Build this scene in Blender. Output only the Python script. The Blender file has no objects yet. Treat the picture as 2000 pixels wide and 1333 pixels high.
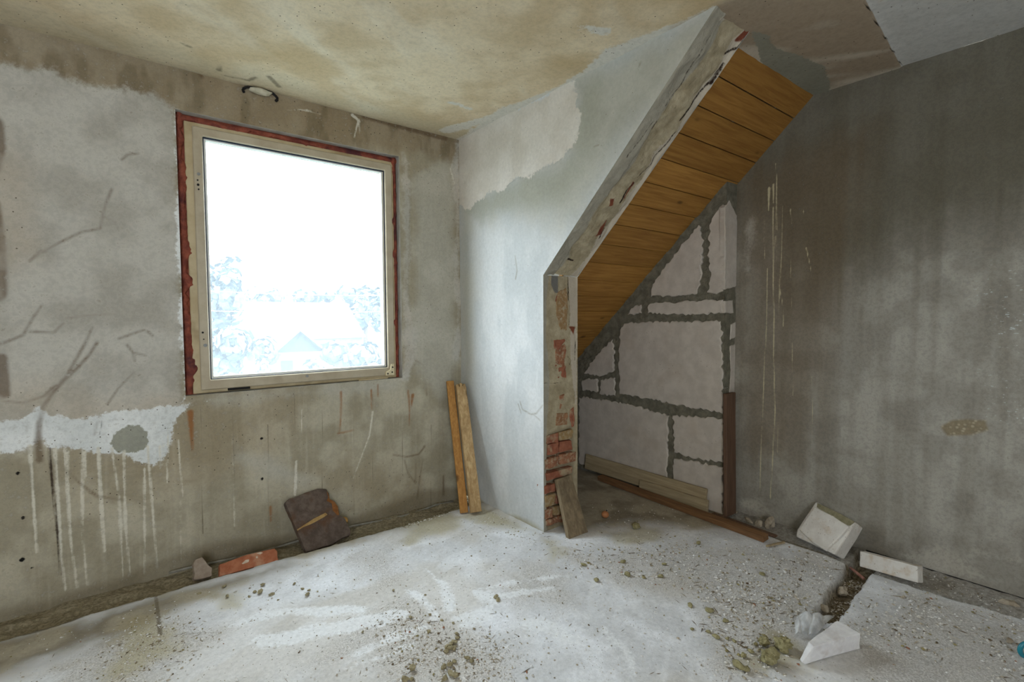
import bpy, bmesh, math, random
import numpy as np
from mathutils import Matrix, Vector, Euler

random.seed(7)
RNG = np.random.default_rng(11)
scene = bpy.context.scene
COL = scene.collection

# ------------------------------------------------------------------ camera
F_PX, YAW, PITCH, ROLL, HC = 975.305, 0.669541, 0.047515, -0.0052296, 1.25954
CX, CY = 1000.0, 666.5
YW, XP, YE, TP, XR, H = 3.0144, 1.9206, 2.1357, 0.2793, 3.1254, 2.5
XB = XP + TP                 # back face of the brick partition
XK = 3.0                     # face of the block wall
WL, WR, WB, WT = 0.2642, 1.4655, 0.8651, 2.3009
_F = np.array([math.sin(YAW)*math.cos(PITCH), math.cos(YAW)*math.cos(PITCH), -math.sin(PITCH)])
_R = np.array([math.cos(YAW), -math.sin(YAW), 0.0])
_U = np.cross(_R, _F)
_R, _U = (math.cos(ROLL)*_R + math.sin(ROLL)*_U, -math.sin(ROLL)*_R + math.cos(ROLL)*_U)
CAM = np.array([0.0, 0.0, HC])

cam_data = bpy.data.cameras.new('camera')
cam_data.sensor_width = 36.0
cam_data.lens = F_PX/2000.0*36.0
cam_data.clip_start = 0.02
cam_data.clip_end = 500
cam = bpy.data.objects.new('camera', cam_data)
COL.objects.link(cam)
m = Matrix.Identity(4)
for i in range(3):
    m[i][0], m[i][1], m[i][2], m[i][3] = _R[i], _U[i], -_F[i], CAM[i]
cam.matrix_world = m
scene.camera = cam

# ------------------------------------------------------------------ light
SKY = 1.0
world = bpy.data.worlds.new('overcast_sky')
scene.world = world
world.use_nodes = True
bgn = world.node_tree.nodes['Background']
bgn.inputs[0].default_value = (0.84, 0.92, 1.0, 1)
bgn.inputs[1].default_value = SKY
scene.view_settings.view_transform = 'Standard'
scene.view_settings.look = 'None'
scene.view_settings.gamma = 1.0
scene.view_settings.use_curve_mapping = False
scene.view_settings.exposure = 4.2
scene.cycles.max_bounces = 10
scene.cycles.adaptive_threshold = 0.05
scene.cycles.diffuse_bounces = 5
scene.cycles.transparent_max_bounces = 24

def portal(name, loc, rot, sx, sy):
    d = bpy.data.lights.new(name, 'AREA')
    d.shape = 'RECTANGLE'; d.size = sx; d.size_y = sy
    d.cycles.is_portal = True
    o = bpy.data.objects.new(name, d)
    o.location = loc; o.rotation_euler = rot
    COL.objects.link(o)
# daylight enters by the window in view and by an added, unseen opening behind the camera, sized for fill
REAR_Y, LEFT_X = -2.2, -1.9
RW = (-1.7, -0.55, 0.9, 2.25)
portal('portal_window', ((WL+WR)/2, YW+0.2, (WB+WT)/2), (math.radians(-90), 0, 0), WR-WL-.1, WT-WB-.1)
portal('portal_rear', ((RW[0]+RW[1])/2, REAR_Y-0.05, (RW[2]+RW[3])/2), (math.radians(90), 0, 0), RW[1]-RW[0], RW[3]-RW[2])

# ------------------------------------------------------------------ helpers: geometry from pixels
def ray(u, v):
    return _F + _R*(u-CX)/F_PX - _U*(v-CY)/F_PX
def at(u, v, ax, val):
    d = ray(u, v); k = 'xyz'.index(ax)
    return CAM + d*(val-CAM[k])/d[k]
def on_plane(u, v, p0, n):
    d = ray(u, v); n = np.asarray(n, float)
    return CAM + d*(np.dot(np.asarray(p0)-CAM, n)/np.dot(d, n))
def lin(r, g, b):
    f = lambda c: (c/255/12.92 if c/255 <= 0.04045 else ((c/255+0.055)/1.055)**2.4)
    return (f(r), f(g), f(b), 1.0)

# ------------------------------------------------------------------ helpers: noise
def _hash(ix, iy, iz, s):
    n = (ix.astype(np.int64)*374761393 + iy.astype(np.int64)*668265263 + iz.astype(np.int64)*2147483647 + s*974634) & 0x7fffffff
    n = ((n ^ (n >> 13))*1274126177) & 0x7fffffff
    n = ((n ^ (n >> 16))*668265263) & 0x7fffffff
    return (n & 0xffffff)/float(0xffffff)
def vnoise(P, scale, seed=0):
    Q = np.asarray(P, float)*scale + 1000.0
    I = np.floor(Q); f = Q-I; f = f*f*(3-2*f)
    ix, iy, iz = I[:, 0], I[:, 1], I[:, 2]
    r = 0
    for a in (0, 1):
        wx = f[:, 0] if a else 1-f[:, 0]
        for b in (0, 1):
            wy = f[:, 1] if b else 1-f[:, 1]
            for c in (0, 1):
                wz = f[:, 2] if c else 1-f[:, 2]
                r = r + wx*wy*wz*_hash(ix+a, iy+b, iz+c, seed)
    return r-0.5
def fbm(P, scale, octs=4, seed=0):
    P = np.asarray(P, float); r = 0; a = 1.0
    for o in range(octs):
        r = r + a*vnoise(P, scale*2**o, seed+o*17); a *= .5
    return r
def sdf_poly(P, poly):
    P = np.asarray(P); poly = np.asarray(poly, float)
    d = np.full(len(P), 1e9); inside = np.zeros(len(P), bool)
    for i in range(len(poly)):
        a = poly[i]; b = poly[(i+1) % len(poly)]
        e = b-a; w = P-a
        t = np.clip((w@e)/max(e@e, 1e-12), 0, 1)
        q = w-t[:, None]*e
        d = np.minimum(d, (q*q).sum(1))
        c = ((a[1] > P[:, 1]) != (b[1] > P[:, 1]))
        if abs(b[1]-a[1]) > 1e-12:
            inside ^= c & (P[:, 0] < (b[0]-a[0])*(P[:, 1]-a[1])/(b[1]-a[1])+a[0])
    d = np.sqrt(d)
    return np.where(inside, d, -d)
def sdf_line(P, pts, w0, w1=None):
    P = np.asarray(P); pts = np.asarray(pts, float)
    w1 = w0 if w1 is None else w1
    r = np.full(len(P), -1e9); n = len(pts)-1
    for i in range(n):
        a, b = pts[i], pts[i+1]; e = b-a; w = P-a
        t = np.clip((w@e)/max(e@e, 1e-12), 0, 1)
        q = w-t[:, None]*e
        r = np.maximum(r, w0+(w1-w0)*(i+t)/n - np.sqrt((q*q).sum(1)))
    return r
def sdf_many(fs):
    r = fs[0]
    for f in fs[1:]: r = np.maximum(r, f)
    return r
def sstep(x, a, b):
    t = np.clip((x-a)/(b-a), 0, 1); return t*t*(3-2*t)

# ------------------------------------------------------------------ helpers: objects
def mesh_obj(name, verts, faces, mat, parent=None, smooth=False):
    me = bpy.data.meshes.new(name)
    me.from_pydata([tuple(map(float, v)) for v in verts], [], faces)
    me.update()
    if smooth:
        me.polygons.foreach_set('use_smooth', [True]*len(me.polygons))
    if mat: me.materials.append(mat)
    return link(name, me, parent)
def link(name, me, parent=None):
    o = bpy.data.objects.new(name, me)
    COL.objects.link(o)
    if parent is not None: set_parent(o, parent)
    return o
def set_parent(o, p):
    o.parent = p
    o.matrix_parent_inverse = p.matrix_basis.inverted()
def empty(name, loc):
    o = bpy.data.objects.new(name, None)
    o.empty_display_size = 0.1
    o.location = tuple(map(float, loc)); COL.objects.link(o)
    o.matrix_basis = Matrix.Translation(tuple(map(float, loc)))
    return o
def tag(o, label, cat, group=None):
    o['label'] = label; o['category'] = cat
    if group: o['group'] = group
    return o
def struct(o):
    o['kind'] = 'structure'; return o
def attr(o, name, arr):
    a = o.data.attributes.new(name, 'FLOAT', 'POINT')
    a.data.foreach_set('value', np.clip(arr, -0.4, 0.4).astype(np.float32))
def bake(o, P, **kw):
    """low-frequency noise fields of the surface, stored per vertex: name=(scale, stretch xyz, octaves)"""
    for i, (nm, (sc, st, oc)) in enumerate(kw.items()):
        attr(o, 'n_'+nm, .62*fbm(P*np.array(st), sc, oc, 200+i*31+int(sc*7)))
def grid(name, fn, us, vs, mat, keep=None, parent=None, flip=False):
    """dense sheet; fn(U,V)->(N,3). keep(Uc,Vc)->mask of faces"""
    us = np.asarray(us); vs = np.asarray(vs)
    U, V = np.meshgrid(us, vs, indexing='ij')
    P = fn(U.ravel(), V.ravel())
    nu, nv = len(us), len(vs)
    i, j = np.meshgrid(np.arange(nu-1), np.arange(nv-1), indexing='ij')
    a = (i*nv+j).ravel()
    Fc = np.stack([a, a+nv, a+nv+1, a+1], 1)
    if flip: Fc = Fc[:, ::-1]
    if keep is not None:
        uc = ((us[:-1]+us[1:])/2)[i.ravel()]; vc = ((vs[:-1]+vs[1:])/2)[j.ravel()]
        Fc = Fc[keep(uc, vc)]
    used = np.zeros(len(P), bool); used[Fc.ravel()] = True
    remap = np.cumsum(used)-1
    Fc = remap[Fc]; P = P[used]
    me = bpy.data.meshes.new(name)
    me.vertices.add(len(P)); me.vertices.foreach_set('co', P.astype(np.float32).ravel())
    me.loops.add(Fc.size); me.loops.foreach_set('vertex_index', Fc.astype(np.int32).ravel())
    me.polygons.add(len(Fc)); me.polygons.foreach_set('loop_start', np.arange(0, Fc.size, 4, dtype=np.int32))
    me.polygons.foreach_set('use_smooth', np.ones(len(Fc), bool))
    me.update(); me.validate()
    me.materials.append(mat)
    o = link(name, me, parent)
    return o, P, U.ravel()[used], V.ravel()[used]
def breaks(lo, hi, step, extra=()):
    pts = sorted(set([lo, hi]+[e for e in extra if lo < e < hi])); out = []
    for a, b in zip(pts[:-1], pts[1:]):
        n = max(1, int(round((b-a)/step))); out += list(np.linspace(a, b, n+1)[:-1])
    return np.array(out+[hi])
BOXF = [(0, 1, 3, 2), (4, 6, 7, 5), (0, 4, 5, 1), (2, 3, 7, 6), (0, 2, 6, 4), (1, 5, 7, 3)]
def box_verts(x0, x1, y0, y1, z0, z1):
    return [(x, y, z) for x in (x0, x1) for y in (y0, y1) for z in (z0, z1)]
def bevelled(me, w, seg=1):
    bm = bmesh.new(); bm.from_mesh(me)
    bmesh.ops.recalc_face_normals(bm, faces=bm.faces)
    if w > 0:
        bmesh.ops.bevel(bm, geom=list(bm.edges), offset=w, segments=seg, affect='EDGES', profile=0.6)
    bm.to_mesh(me); bm.free(); return me
def box_obj(name, x0, x1, y0, y1, z0, z1, mat, parent=None, bev=0.0):
    o = mesh_obj(name, box_verts(x0, x1, y0, y1, z0, z1), BOXF, mat, parent)
    bevelled(o.data, bev); return o
def hexa(name, corners, mat, parent=None, bev=0.0):
    """eight corners in box_verts order"""
    o = mesh_obj(name, corners, BOXF, mat, parent); bevelled(o.data, bev); return o
def roughen(o, cuts, amp, scale, seed=0, bev=0.0, smooth=False):
    """subdivide and push the surface along noise: broken, worn edges"""
    bm = bmesh.new(); bm.from_mesh(o.data)
    bmesh.ops.recalc_face_normals(bm, faces=bm.faces)
    if bev: bmesh.ops.bevel(bm, geom=list(bm.edges), offset=bev, segments=2, affect='EDGES', profile=.5)
    bmesh.ops.triangulate(bm, faces=[f for f in bm.faces if len(f.verts) > 4])
    bmesh.ops.subdivide_edges(bm, edges=list(bm.edges), cuts=cuts, use_grid_fill=True)
    bm.normal_update()
    P = np.array([v.co for v in bm.verts]); Nn = np.array([v.normal for v in bm.verts])
    D = fbm(P, scale, 3, seed)
    for v, n, d in zip(bm.verts, Nn, D): v.co = v.co+Vector(n*d*amp)
    bm.to_mesh(o.data); bm.free()
    if smooth: o.data.polygons.foreach_set('use_smooth', [True]*len(o.data.polygons))
def board(name, p0, p1, wdir, width, thick, mat, parent=None, bev=0.003):
    """straight board from p0 to p1 (axis through its centre); wdir = rough direction of the width"""
    p0 = Vector(p0); p1 = Vector(p1); a = (p1-p0).normalized()
    w = Vector(wdir); w = (w-a*w.dot(a)).normalized(); t = a.cross(w)
    cs = [p+w*(sx*width/2)+t*(sy*thick/2) for p in (p0, p1) for sx in (-1, 1) for sy in (-1, 1)]
    return hexa(name, cs, mat, parent, bev)
def tube(name, pts, r, mat, parent=None, seg=10):
    pts = [Vector(p) for p in pts]; V = []; Fc = []
    for i, p in enumerate(pts):
        t = (pts[min(i+1, len(pts)-1)]-pts[max(i-1, 0)]).normalized()
        u = t.cross(Vector((0, 0, 1)))
        if u.length < 1e-3: u = Vector((1, 0, 0))
        u.normalize(); w = t.cross(u)
        for k in range(seg):
            an = 2*math.pi*k/seg; V.append(p+u*(r*math.cos(an))+w*(r*math.sin(an)))
    for i in range(len(pts)-1):
        for k in range(seg):
            a = i*seg+k; b = i*seg+(k+1) % seg
            Fc.append((a, b, b+seg, a+seg))
    Fc.append(tuple(range(seg))[::-1]); Fc.append(tuple(range((len(pts)-1)*seg, len(pts)*seg)))
    return mesh_obj(name, V, Fc, mat, parent, smooth=True)
def lump(name, loc, size, mat, seed, parent=None, sub=2, amp=.35, scale=1.6, smooth=False, rot=0.0):
    bm = bmesh.new(); bmesh.ops.create_icosphere(bm, subdivisions=sub, radius=1.0)
    P = np.array([v.co for v in bm.verts])
    D = 1+amp*fbm(P+seed*3.7, scale, 3, seed)*1.6
    c, s = math.cos(rot), math.sin(rot); zs = []
    for v, d in zip(bm.verts, D):
        x, y, z = v.co*d; x *= size[0]; y *= size[1]; z *= size[2]
        v.co = (c*x-s*y, s*x+c*y, z); zs.append(z)
    zmin = min(zs)
    for v in bm.verts: v.co.z -= zmin
    me = bpy.data.meshes.new(name); bm.to_mesh(me); bm.free()
    if smooth: me.polygons.foreach_set('use_smooth', [True]*len(me.polygons))
    me.materials.append(mat)
    o = link(name, me); o.location = tuple(map(float, loc))
    if parent is not None: set_parent(o, parent)
    return o

# ------------------------------------------------------------------ helpers: node materials
class NM:
    def __init__(s, name, rough=0.9, spec=0.25):
        s.m = bpy.data.materials.new(name); s.m.use_nodes = True
        s.t = s.m.node_tree; s.n = s.t.nodes; s.l = s.t.links
        s.b = s.n['Principled BSDF']; s.b.inputs['Roughness'].default_value = rough
        s.b.inputs['Specular IOR Level'].default_value = spec
        s.pos = s.n.new('ShaderNodeNewGeometry').outputs['Position']
    def put(s, sock, v):
        if hasattr(v, 'links') or isinstance(v, bpy.types.NodeSocket): s.l.new(v, sock)
        elif isinstance(v, tuple) and len(v) == 4 and sock.type == 'VECTOR': sock.default_value = v[:3]
        else: sock.default_value = v
    def mapping(s, scale=(1, 1, 1), rot=(0, 0, 0), src=None, loc=(0, 0, 0)):
        n = s.n.new('ShaderNodeMapping'); s.l.new(src or s.pos, n.inputs[0])
        n.inputs['Scale'].default_value = scale; n.inputs['Rotation'].default_value = rot; n.inputs['Location'].default_value = loc
        return n.outputs[0]
    def noise(s, scale, detail=4, rough=.55, vec=None, dist=0.0, col=False):
        n = s.n.new('ShaderNodeTexNoise'); s.l.new(vec or s.pos, n.inputs['Vector'])
        n.inputs['Scale'].default_value = scale; n.inputs['Detail'].default_value = detail
        n.inputs['Roughness'].default_value = rough; n.inputs['Distortion'].default_value = dist
        return n.outputs[1 if col else 0]
    def voro(s, scale, vec=None, feat='F1', out=0):
        n = s.n.new('ShaderNodeTexVoronoi'); n.feature = feat; s.l.new(vec or s.pos, n.inputs['Vector'])
        n.inputs['Scale'].default_value = scale; return n.outputs[out]
    def math(s, op, a, b=0.0, c=0.0):
        n = s.n.new('ShaderNodeMath'); n.operation = op
        s.put(n.inputs[0], a); s.put(n.inputs[1], b); s.put(n.inputs[2], c); return n.outputs[0]
    def remap(s, v, a, b, c=0.0, d=1.0, smooth=True):
        n = s.n.new('ShaderNodeMapRange'); n.interpolation_type = 'SMOOTHSTEP' if smooth else 'LINEAR'
        s.put(n.inputs[0], v)
        for i, x in enumerate((a, b, c, d)): n.inputs[i+1].default_value = x
        return n.outputs[0]
    def attr(s, name):
        n = s.n.new('ShaderNodeAttribute'); n.attribute_name = name; return n.outputs['Fac']
    def low(s, name):
        return s.math('ADD', s.attr('n_'+name), .5)
    def attr_col(s, name):
        n = s.n.new('ShaderNodeAttribute'); n.attribute_name = name; return n.outputs['Color']
    def mask(s, name, soft, amp=0.0, nz=None, amp2=0.0, nz2=None, shift=0.0):
        v = s.attr(name)
        if amp: v = s.math('MULTIPLY_ADD', s.math('SUBTRACT', nz, 0.5), amp, v)
        if amp2: v = s.math('MULTIPLY_ADD', s.math('SUBTRACT', nz2, 0.5), amp2, v)
        return s.remap(v, -soft-shift, soft-shift)
    def mix(s, f, a, b, mode='MIX'):
        n = s.n.new('ShaderNodeMix'); n.data_type = 'RGBA'; n.blend_type = mode
        s.put(n.inputs[0], f); s.put(n.inputs[6], a); s.put(n.inputs[7], b); return n.outputs[2]
    def mul(s, a, b): return s.math('MULTIPLY', a, b)
    def grain(s, c, f, lo=.82, hi=1.14):
        return s.mix(1.0, c, s.remap(f, .28, .72, lo, hi, False), 'MULTIPLY')
    def color(s, c): s.put(s.b.inputs['Base Color'], c)
    def bump(s, h, strength=.5, dist=.01, prev=None):
        n = s.n.new('ShaderNodeBump'); n.inputs['Strength'].default_value = strength
        n.inputs['Distance'].default_value = dist; s.put(n.inputs['Height'], h)
        if prev is not None: s.l.new(prev, n.inputs['Normal'])
        s.l.new(n.outputs[0], s.b.inputs['Normal']); return n.outputs[0]
    def rand(s):
        return s.n.new('ShaderNodeObjectInfo').outputs['Random']

def simple_mat(name, c0, c1, scale=20, rough=.9, bump=.3, bdist=.003, spec=.25, stretch=(1, 1, 1), c2=None, detail=5):
    k = NM(name, rough, spec)
    v = k.mapping(stretch)
    n = k.noise(scale, detail, .6, v)
    c = k.mix(k.remap(n, .3, .7), c0, c1)
    if c2 is not None:
        c = k.mix(k.remap(k.noise(scale*.35, 4, .6, v), .5, .7), c, c2)
    k.color(c); k.bump(k.noise(scale*4, 5, .65, v), bump, bdist)
    return k.m
def wood_mat(name, dark, light, axis='x', ring=60, rough=.75, grime=None, rnd=.25, bump=.25):
    k = NM(name, rough, .3)
    st = {'x': (.06, 1, 1), 'y': (1, .06, 1), 'z': (1, 1, .06)}[axis]
    v = k.mapping(st)
    n1 = k.noise(ring, 5, .6, v, .6); n2 = k.noise(ring*.25, 3, .5, v, 1.0)
    c = k.mix(k.remap(n1, .3, .72), dark, light)
    c = k.mix(k.mul(k.remap(n2, .45, .75), .45), c, dark)
    kn = k.voro(7, k.mapping({'x': (.45, 1, 1), 'y': (1, .45, 1), 'z': (1, 1, .45)}[axis]))
    c = k.mix(k.remap(kn, .05, .13, .75, 0), c, tuple(x*.25 for x in dark[:3])+(1,))
    if grime is not None:
        c = k.mix(k.mul(k.remap(k.noise(9, 5, .65), .45, .7), .7), c, grime)
    if rnd:
        r = k.rand(); c = k.mix(k.remap(r, 0, 1, 0, rnd, False), c, tuple(x*.35 for x in dark[:3])+(1,))
    k.color(c); k.bump(n1, bump, .003); return k.m

# ================================================================== wall materials
def mat_window_wall():
    k = NM('raw_concrete_window_wall', .92, .2)
    big = k.low('big'); mid = k.low('mid'); fine = k.noise(48, 4, .72)
    streak = k.low('streak')
    streak2 = k.noise(38, 2, .6, k.mapping((1, 1, .05)))
    c = k.mix(k.remap(mid, .3, .7), lin(158, 150, 130), lin(182, 175, 156))
    c = k.mix(k.mul(k.remap(streak, .45, .75), .4), c, lin(132, 122, 100))
    c = k.mix(k.mul(k.remap(streak2, .5, .78), .3), c, lin(196, 188, 170))
    c = k.mix(k.mul(k.remap(big, .45, .7), .3), c, lin(152, 132, 102))
    # formwork board lines
    c = k.mix(k.mask('board', .003, .004, mid), c, lin(116, 108, 90))
    # brown band under the ceiling
    c = k.mix(k.mul(k.mask('topband', .05, .16, streak), .55), c, lin(134, 114, 86))
    c = k.mix(k.mul(k.mul(k.mask('topband', .06, .10, mid), k.remap(k.low('blot'), .52, .7)), .5), c, lin(100, 86, 60))
    # plaster patches
    pl = k.mask('plaster', .022, .09, mid, .07, fine)
    pc = k.mix(k.remap(mid, .3, .7), lin(172, 168, 158), lin(190, 187, 178))
    pc = k.mix(k.mul(k.remap(big, .4, .62), .4), pc, lin(190, 176, 156))
    c = k.mix(pl, c, pc)
    thin = k.mask('thin', .05, .12, mid, .05, streak)
    c = k.mix(k.mul(thin, .55), c, lin(182, 180, 170))
    wh = k.mask('white', .006, .05, mid, .06, fine)
    wc = k.mix(k.remap(mid, .35, .7), lin(214, 217, 216), lin(228, 230, 229))
    c = k.mix(wh, c, wc)
    patch = k.mask('patch', .004, .05, fine, .03, mid)
    c = k.mix(patch, c, k.mix(mid, lin(140, 140, 128), lin(160, 160, 148)))
    dr = k.mul(k.mask('drip', .0035, .010, fine, .008, mid), .85)
    c = k.mix(dr, c, lin(214, 210, 196))
    st = k.mul(k.mul(k.mask('stain', .009, .02, fine, .008, mid, shift=-.001), .7), k.remap(mid, .3, .5, .45, 1))
    c = k.mix(st, c, lin(96, 76, 54))
    ru = k.mul(k.mask('rust', .007, .012, fine), .85)
    c = k.mix(ru, c, lin(142, 92, 48))
    cr = k.mask('crack', .003, .014, fine)
    c = k.mix(k.mul(cr, .9), c, lin(58, 42, 32))
    c = k.mix(k.mask('hole', .002), c, lin(24, 22, 20))
    c = k.mix(k.mul(k.mask('foot', .03, .05, mid), .55), c, lin(108, 95, 72))
    # pores and splashes
    po = k.voro(34, k.mapping((1, 1, 1)))
    c = k.mix(k.mul(k.remap(po, .07, .11, 1, 0), k.remap(big, .45, .6)), c, lin(70, 62, 50))
    c = k.mix(k.mul(k.remap(fine, .56, .74), .45), c, lin(96, 88, 72))
    c = k.mix(k.mul(k.remap(fine, .30, .42, 1, 0), .3), c, lin(214, 210, 200))
    c = k.grain(c, fine, 0.8, 1.16)
    k.color(c)
    h = k.math('MULTIPLY_ADD', k.mask('plaster', .012, .07, mid), .6, k.math('MULTIPLY_ADD', mid, .7, k.mul(fine, .35)))
    h = k.math('MULTIPLY_ADD', k.remap(k.attr('crack'), -.004, .004), -2, h)
    k.bump(h, .6, .006); return k.m
def mat_partition():
    k = NM('whitewashed_plaster', .9, .2)
    big = k.low('big'); mid = k.low('mid'); fine = k.noise(50, 4, .72)
    brush = k.low('brush')
    c = k.mix(k.remap(brush, .3, .7), lin(192, 195, 195), lin(207, 208, 207))
    grey = k.mask('grey', .16, .14, mid, .12, brush)
    c = k.mix(grey, c, k.mix(k.remap(mid, .3, .7), lin(166, 164, 152), lin(180, 178, 167)))
    c = k.mix(k.mul(k.mask('dark', .06, .16, mid), .6), c, lin(160, 160, 146))
    up = k.mask('upper', .006, .10, mid, .07, fine)
    c = k.mix(up, c, k.mix(k.remap(mid, .3, .7), lin(206, 199, 188), lin(216, 210, 201)))
    c = k.mix(k.mul(k.mask('stain', .006, .014, fine), .6), c, lin(120, 108, 76))
    c = k.mix(k.mul(k.mask('foot', .02, .05, mid), .7), c, lin(150, 138, 96))
    po = k.voro(26)
    c = k.mix(k.mul(k.remap(po, .035, .06, 1, 0), k.remap(big, .48, .56)), c, lin(110, 100, 80))
    c = k.grain(c, fine, 0.9, 1.07)
    k.color(c)
    h = k.math('MULTIPLY_ADD', k.mask('upper', .006, .05, mid), .7, k.math('MULTIPLY_ADD', mid, .6, k.mul(fine, .3)))
    h = k.math('MULTIPLY_ADD', brush, .5, h)
    k.bump(h, .5, .005); return k.m
def mat_end_face():
    k = NM('broken_mortar_edge', .95, .15)
    mid = k.noise(14, 4, .65); fine = k.noise(70, 3, .7)
    c = k.mix(k.remap(mid, .3, .7), lin(150, 138, 112), lin(180, 168, 142))
    c = k.mix(k.mul(k.mask('strip', .006, .02, mid), .8), c, k.mix(mid, lin(142, 138, 126), lin(165, 162, 150)))
    c = k.mix(k.mul(k.mask('pale', .004, .02, mid, .03, fine), .8), c, lin(190, 180, 165))
    c = k.mix(k.mask('red', .004, .012, fine), c, k.mix(k.remap(mid, .35, .65), lin(132, 76, 54), lin(112, 62, 46)))
    c = k.mix(k.mask('grey', .004, .014, mid), c, lin(112, 110, 106))
    gap = k.mask('gap', .003, .010, fine)
    c = k.mix(gap, c, lin(44, 32, 26))  # shadow inside the crumbled gaps, painted as dark colour
    c = k.mix(k.mul(k.mask('mortar', .01, .02, fine), .8), c, k.mix(fine, lin(110, 98, 76), lin(160, 148, 122)))
    k.color(c)
    h = k.math('MULTIPLY_ADD', mid, 1.0, k.mul(fine, .5))
    k.bump(h, .8, .008); return k.m
def mat_right_wall():
    k = NM('dark_weathered_concrete', .9, .25)
    big = k.low('big'); mid = k.low('mid'); fine = k.noise(55, 4, .72)
    streak = k.low('streak'); streak2 = k.noise(50, 2, .6, k.mapping((1, 1, .04)))
    c = k.mix(k.remap(mid, .3, .7), lin(148, 143, 134), lin(166, 162, 153))
    c = k.mix(k.mul(k.remap(streak, .42, .75), .4), c, lin(112, 104, 92))
    c = k.mix(k.mul(k.remap(streak2, .48, .75), .25), c, lin(148, 143, 135))
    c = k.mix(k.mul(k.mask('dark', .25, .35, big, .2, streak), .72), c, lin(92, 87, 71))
    c = k.mix(k.mul(k.mask('brown', .12, .2, streak), .55), c, lin(112, 96, 74))
    c = k.mix(k.mul(k.mask('drip', .0025, .004, fine), .8), c, lin(205, 194, 160))
    c = k.mix(k.mul(k.mask('pale', .03, .06, mid, .06, fine), .42), c, lin(196, 190, 178))
    fl = k.voro(75, k.mapping((1, .45, 1.2)))
    c = k.mix(k.mul(k.mul(k.remap(fl, .2, .34, 1, 0), k.mask('flecks', .08, .2, mid)), k.remap(fine, .5, .62)), c, lin(200, 206, 208))
    c = k.mix(k.mask('peb', .008, .03, mid), c, k.mix(k.remap(k.voro(55), .1, .5), lin(176, 164, 140), lin(136, 124, 102)))
    c = k.mix(k.mul(k.mask('foot', .02, .04, mid), .6), c, lin(142, 136, 126))
    c = k.mix(k.mul(k.remap(fine, .55, .75), .5), c, lin(74, 68, 58))
    c = k.mix(k.mul(k.remap(fine, .28, .42, 1, 0), .35), c, lin(176, 172, 164))
    c = k.grain(c, fine, 0.74, 1.22)
    k.color(c)
    k.bump(k.math('MULTIPLY_ADD', mid, .6, k.mul(fine, .45)), .5, .005); return k.m
def mat_ceiling():
    k = NM('stained_concrete_ceiling', .92, .2)
    big = k.low('big'); mid = k.low('mid'); fine = k.noise(40, 4, .72)
    sm = k.low('sm')
    c = k.mix(k.remap(mid, .28, .72), lin(204, 184, 150), lin(224, 208, 178))
    c = k.mix(k.mul(k.remap(big, .45, .7), .5), c, lin(190, 164, 122))
    c = k.mix(k.mul(k.remap(sm, .55, .78), .35), c, lin(232, 224, 204))
    c = k.mix(k.mul(k.mask('edge', .10, .2, mid), .5), c, lin(190, 184, 160))
    c = k.mix(k.mask('smear', .010, .10, mid, .08, fine), c, lin(214, 210, 200))
    br = k.mask('brown', .05, .12, mid)
    c = k.mix(br, c, k.mix(k.remap(k.low('wave'), .42, .6), lin(166, 150, 130), lin(198, 188, 172)))
    c = k.mix(k.mask('panel', .002), c, k.mix(mid, lin(200, 200, 197), lin(212, 212, 210)))
    c = k.mix(k.mask('chip', .003, .03, mid, .05, fine), c, k.mix(mid, lin(138, 136, 122), lin(154, 152, 138)))
    c = k.mix(k.mask('crack', .0025, .008, fine), c, lin(40, 34, 28))
    po = k.voro(30)
    pm = k.mul(k.remap(po, .06, .10, 1, 0), k.remap(mid, .40, .54))
    c = k.mix(pm, c, lin(62, 48, 34))
    c = k.mix(k.mul(k.remap(fine, .58, .76), .4), c, lin(128, 104, 70))
    c = k.mix(k.mul(k.mask('stain', .008, .03, fine), .6), c, lin(70, 62, 50))
    c = k.grain(c, fine, 0.84, 1.12)
    k.color(c)
    k.bump(k.math('MULTIPLY_ADD', mid, .7, k.mul(fine, .35)), .5, .006); return k.m
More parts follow.
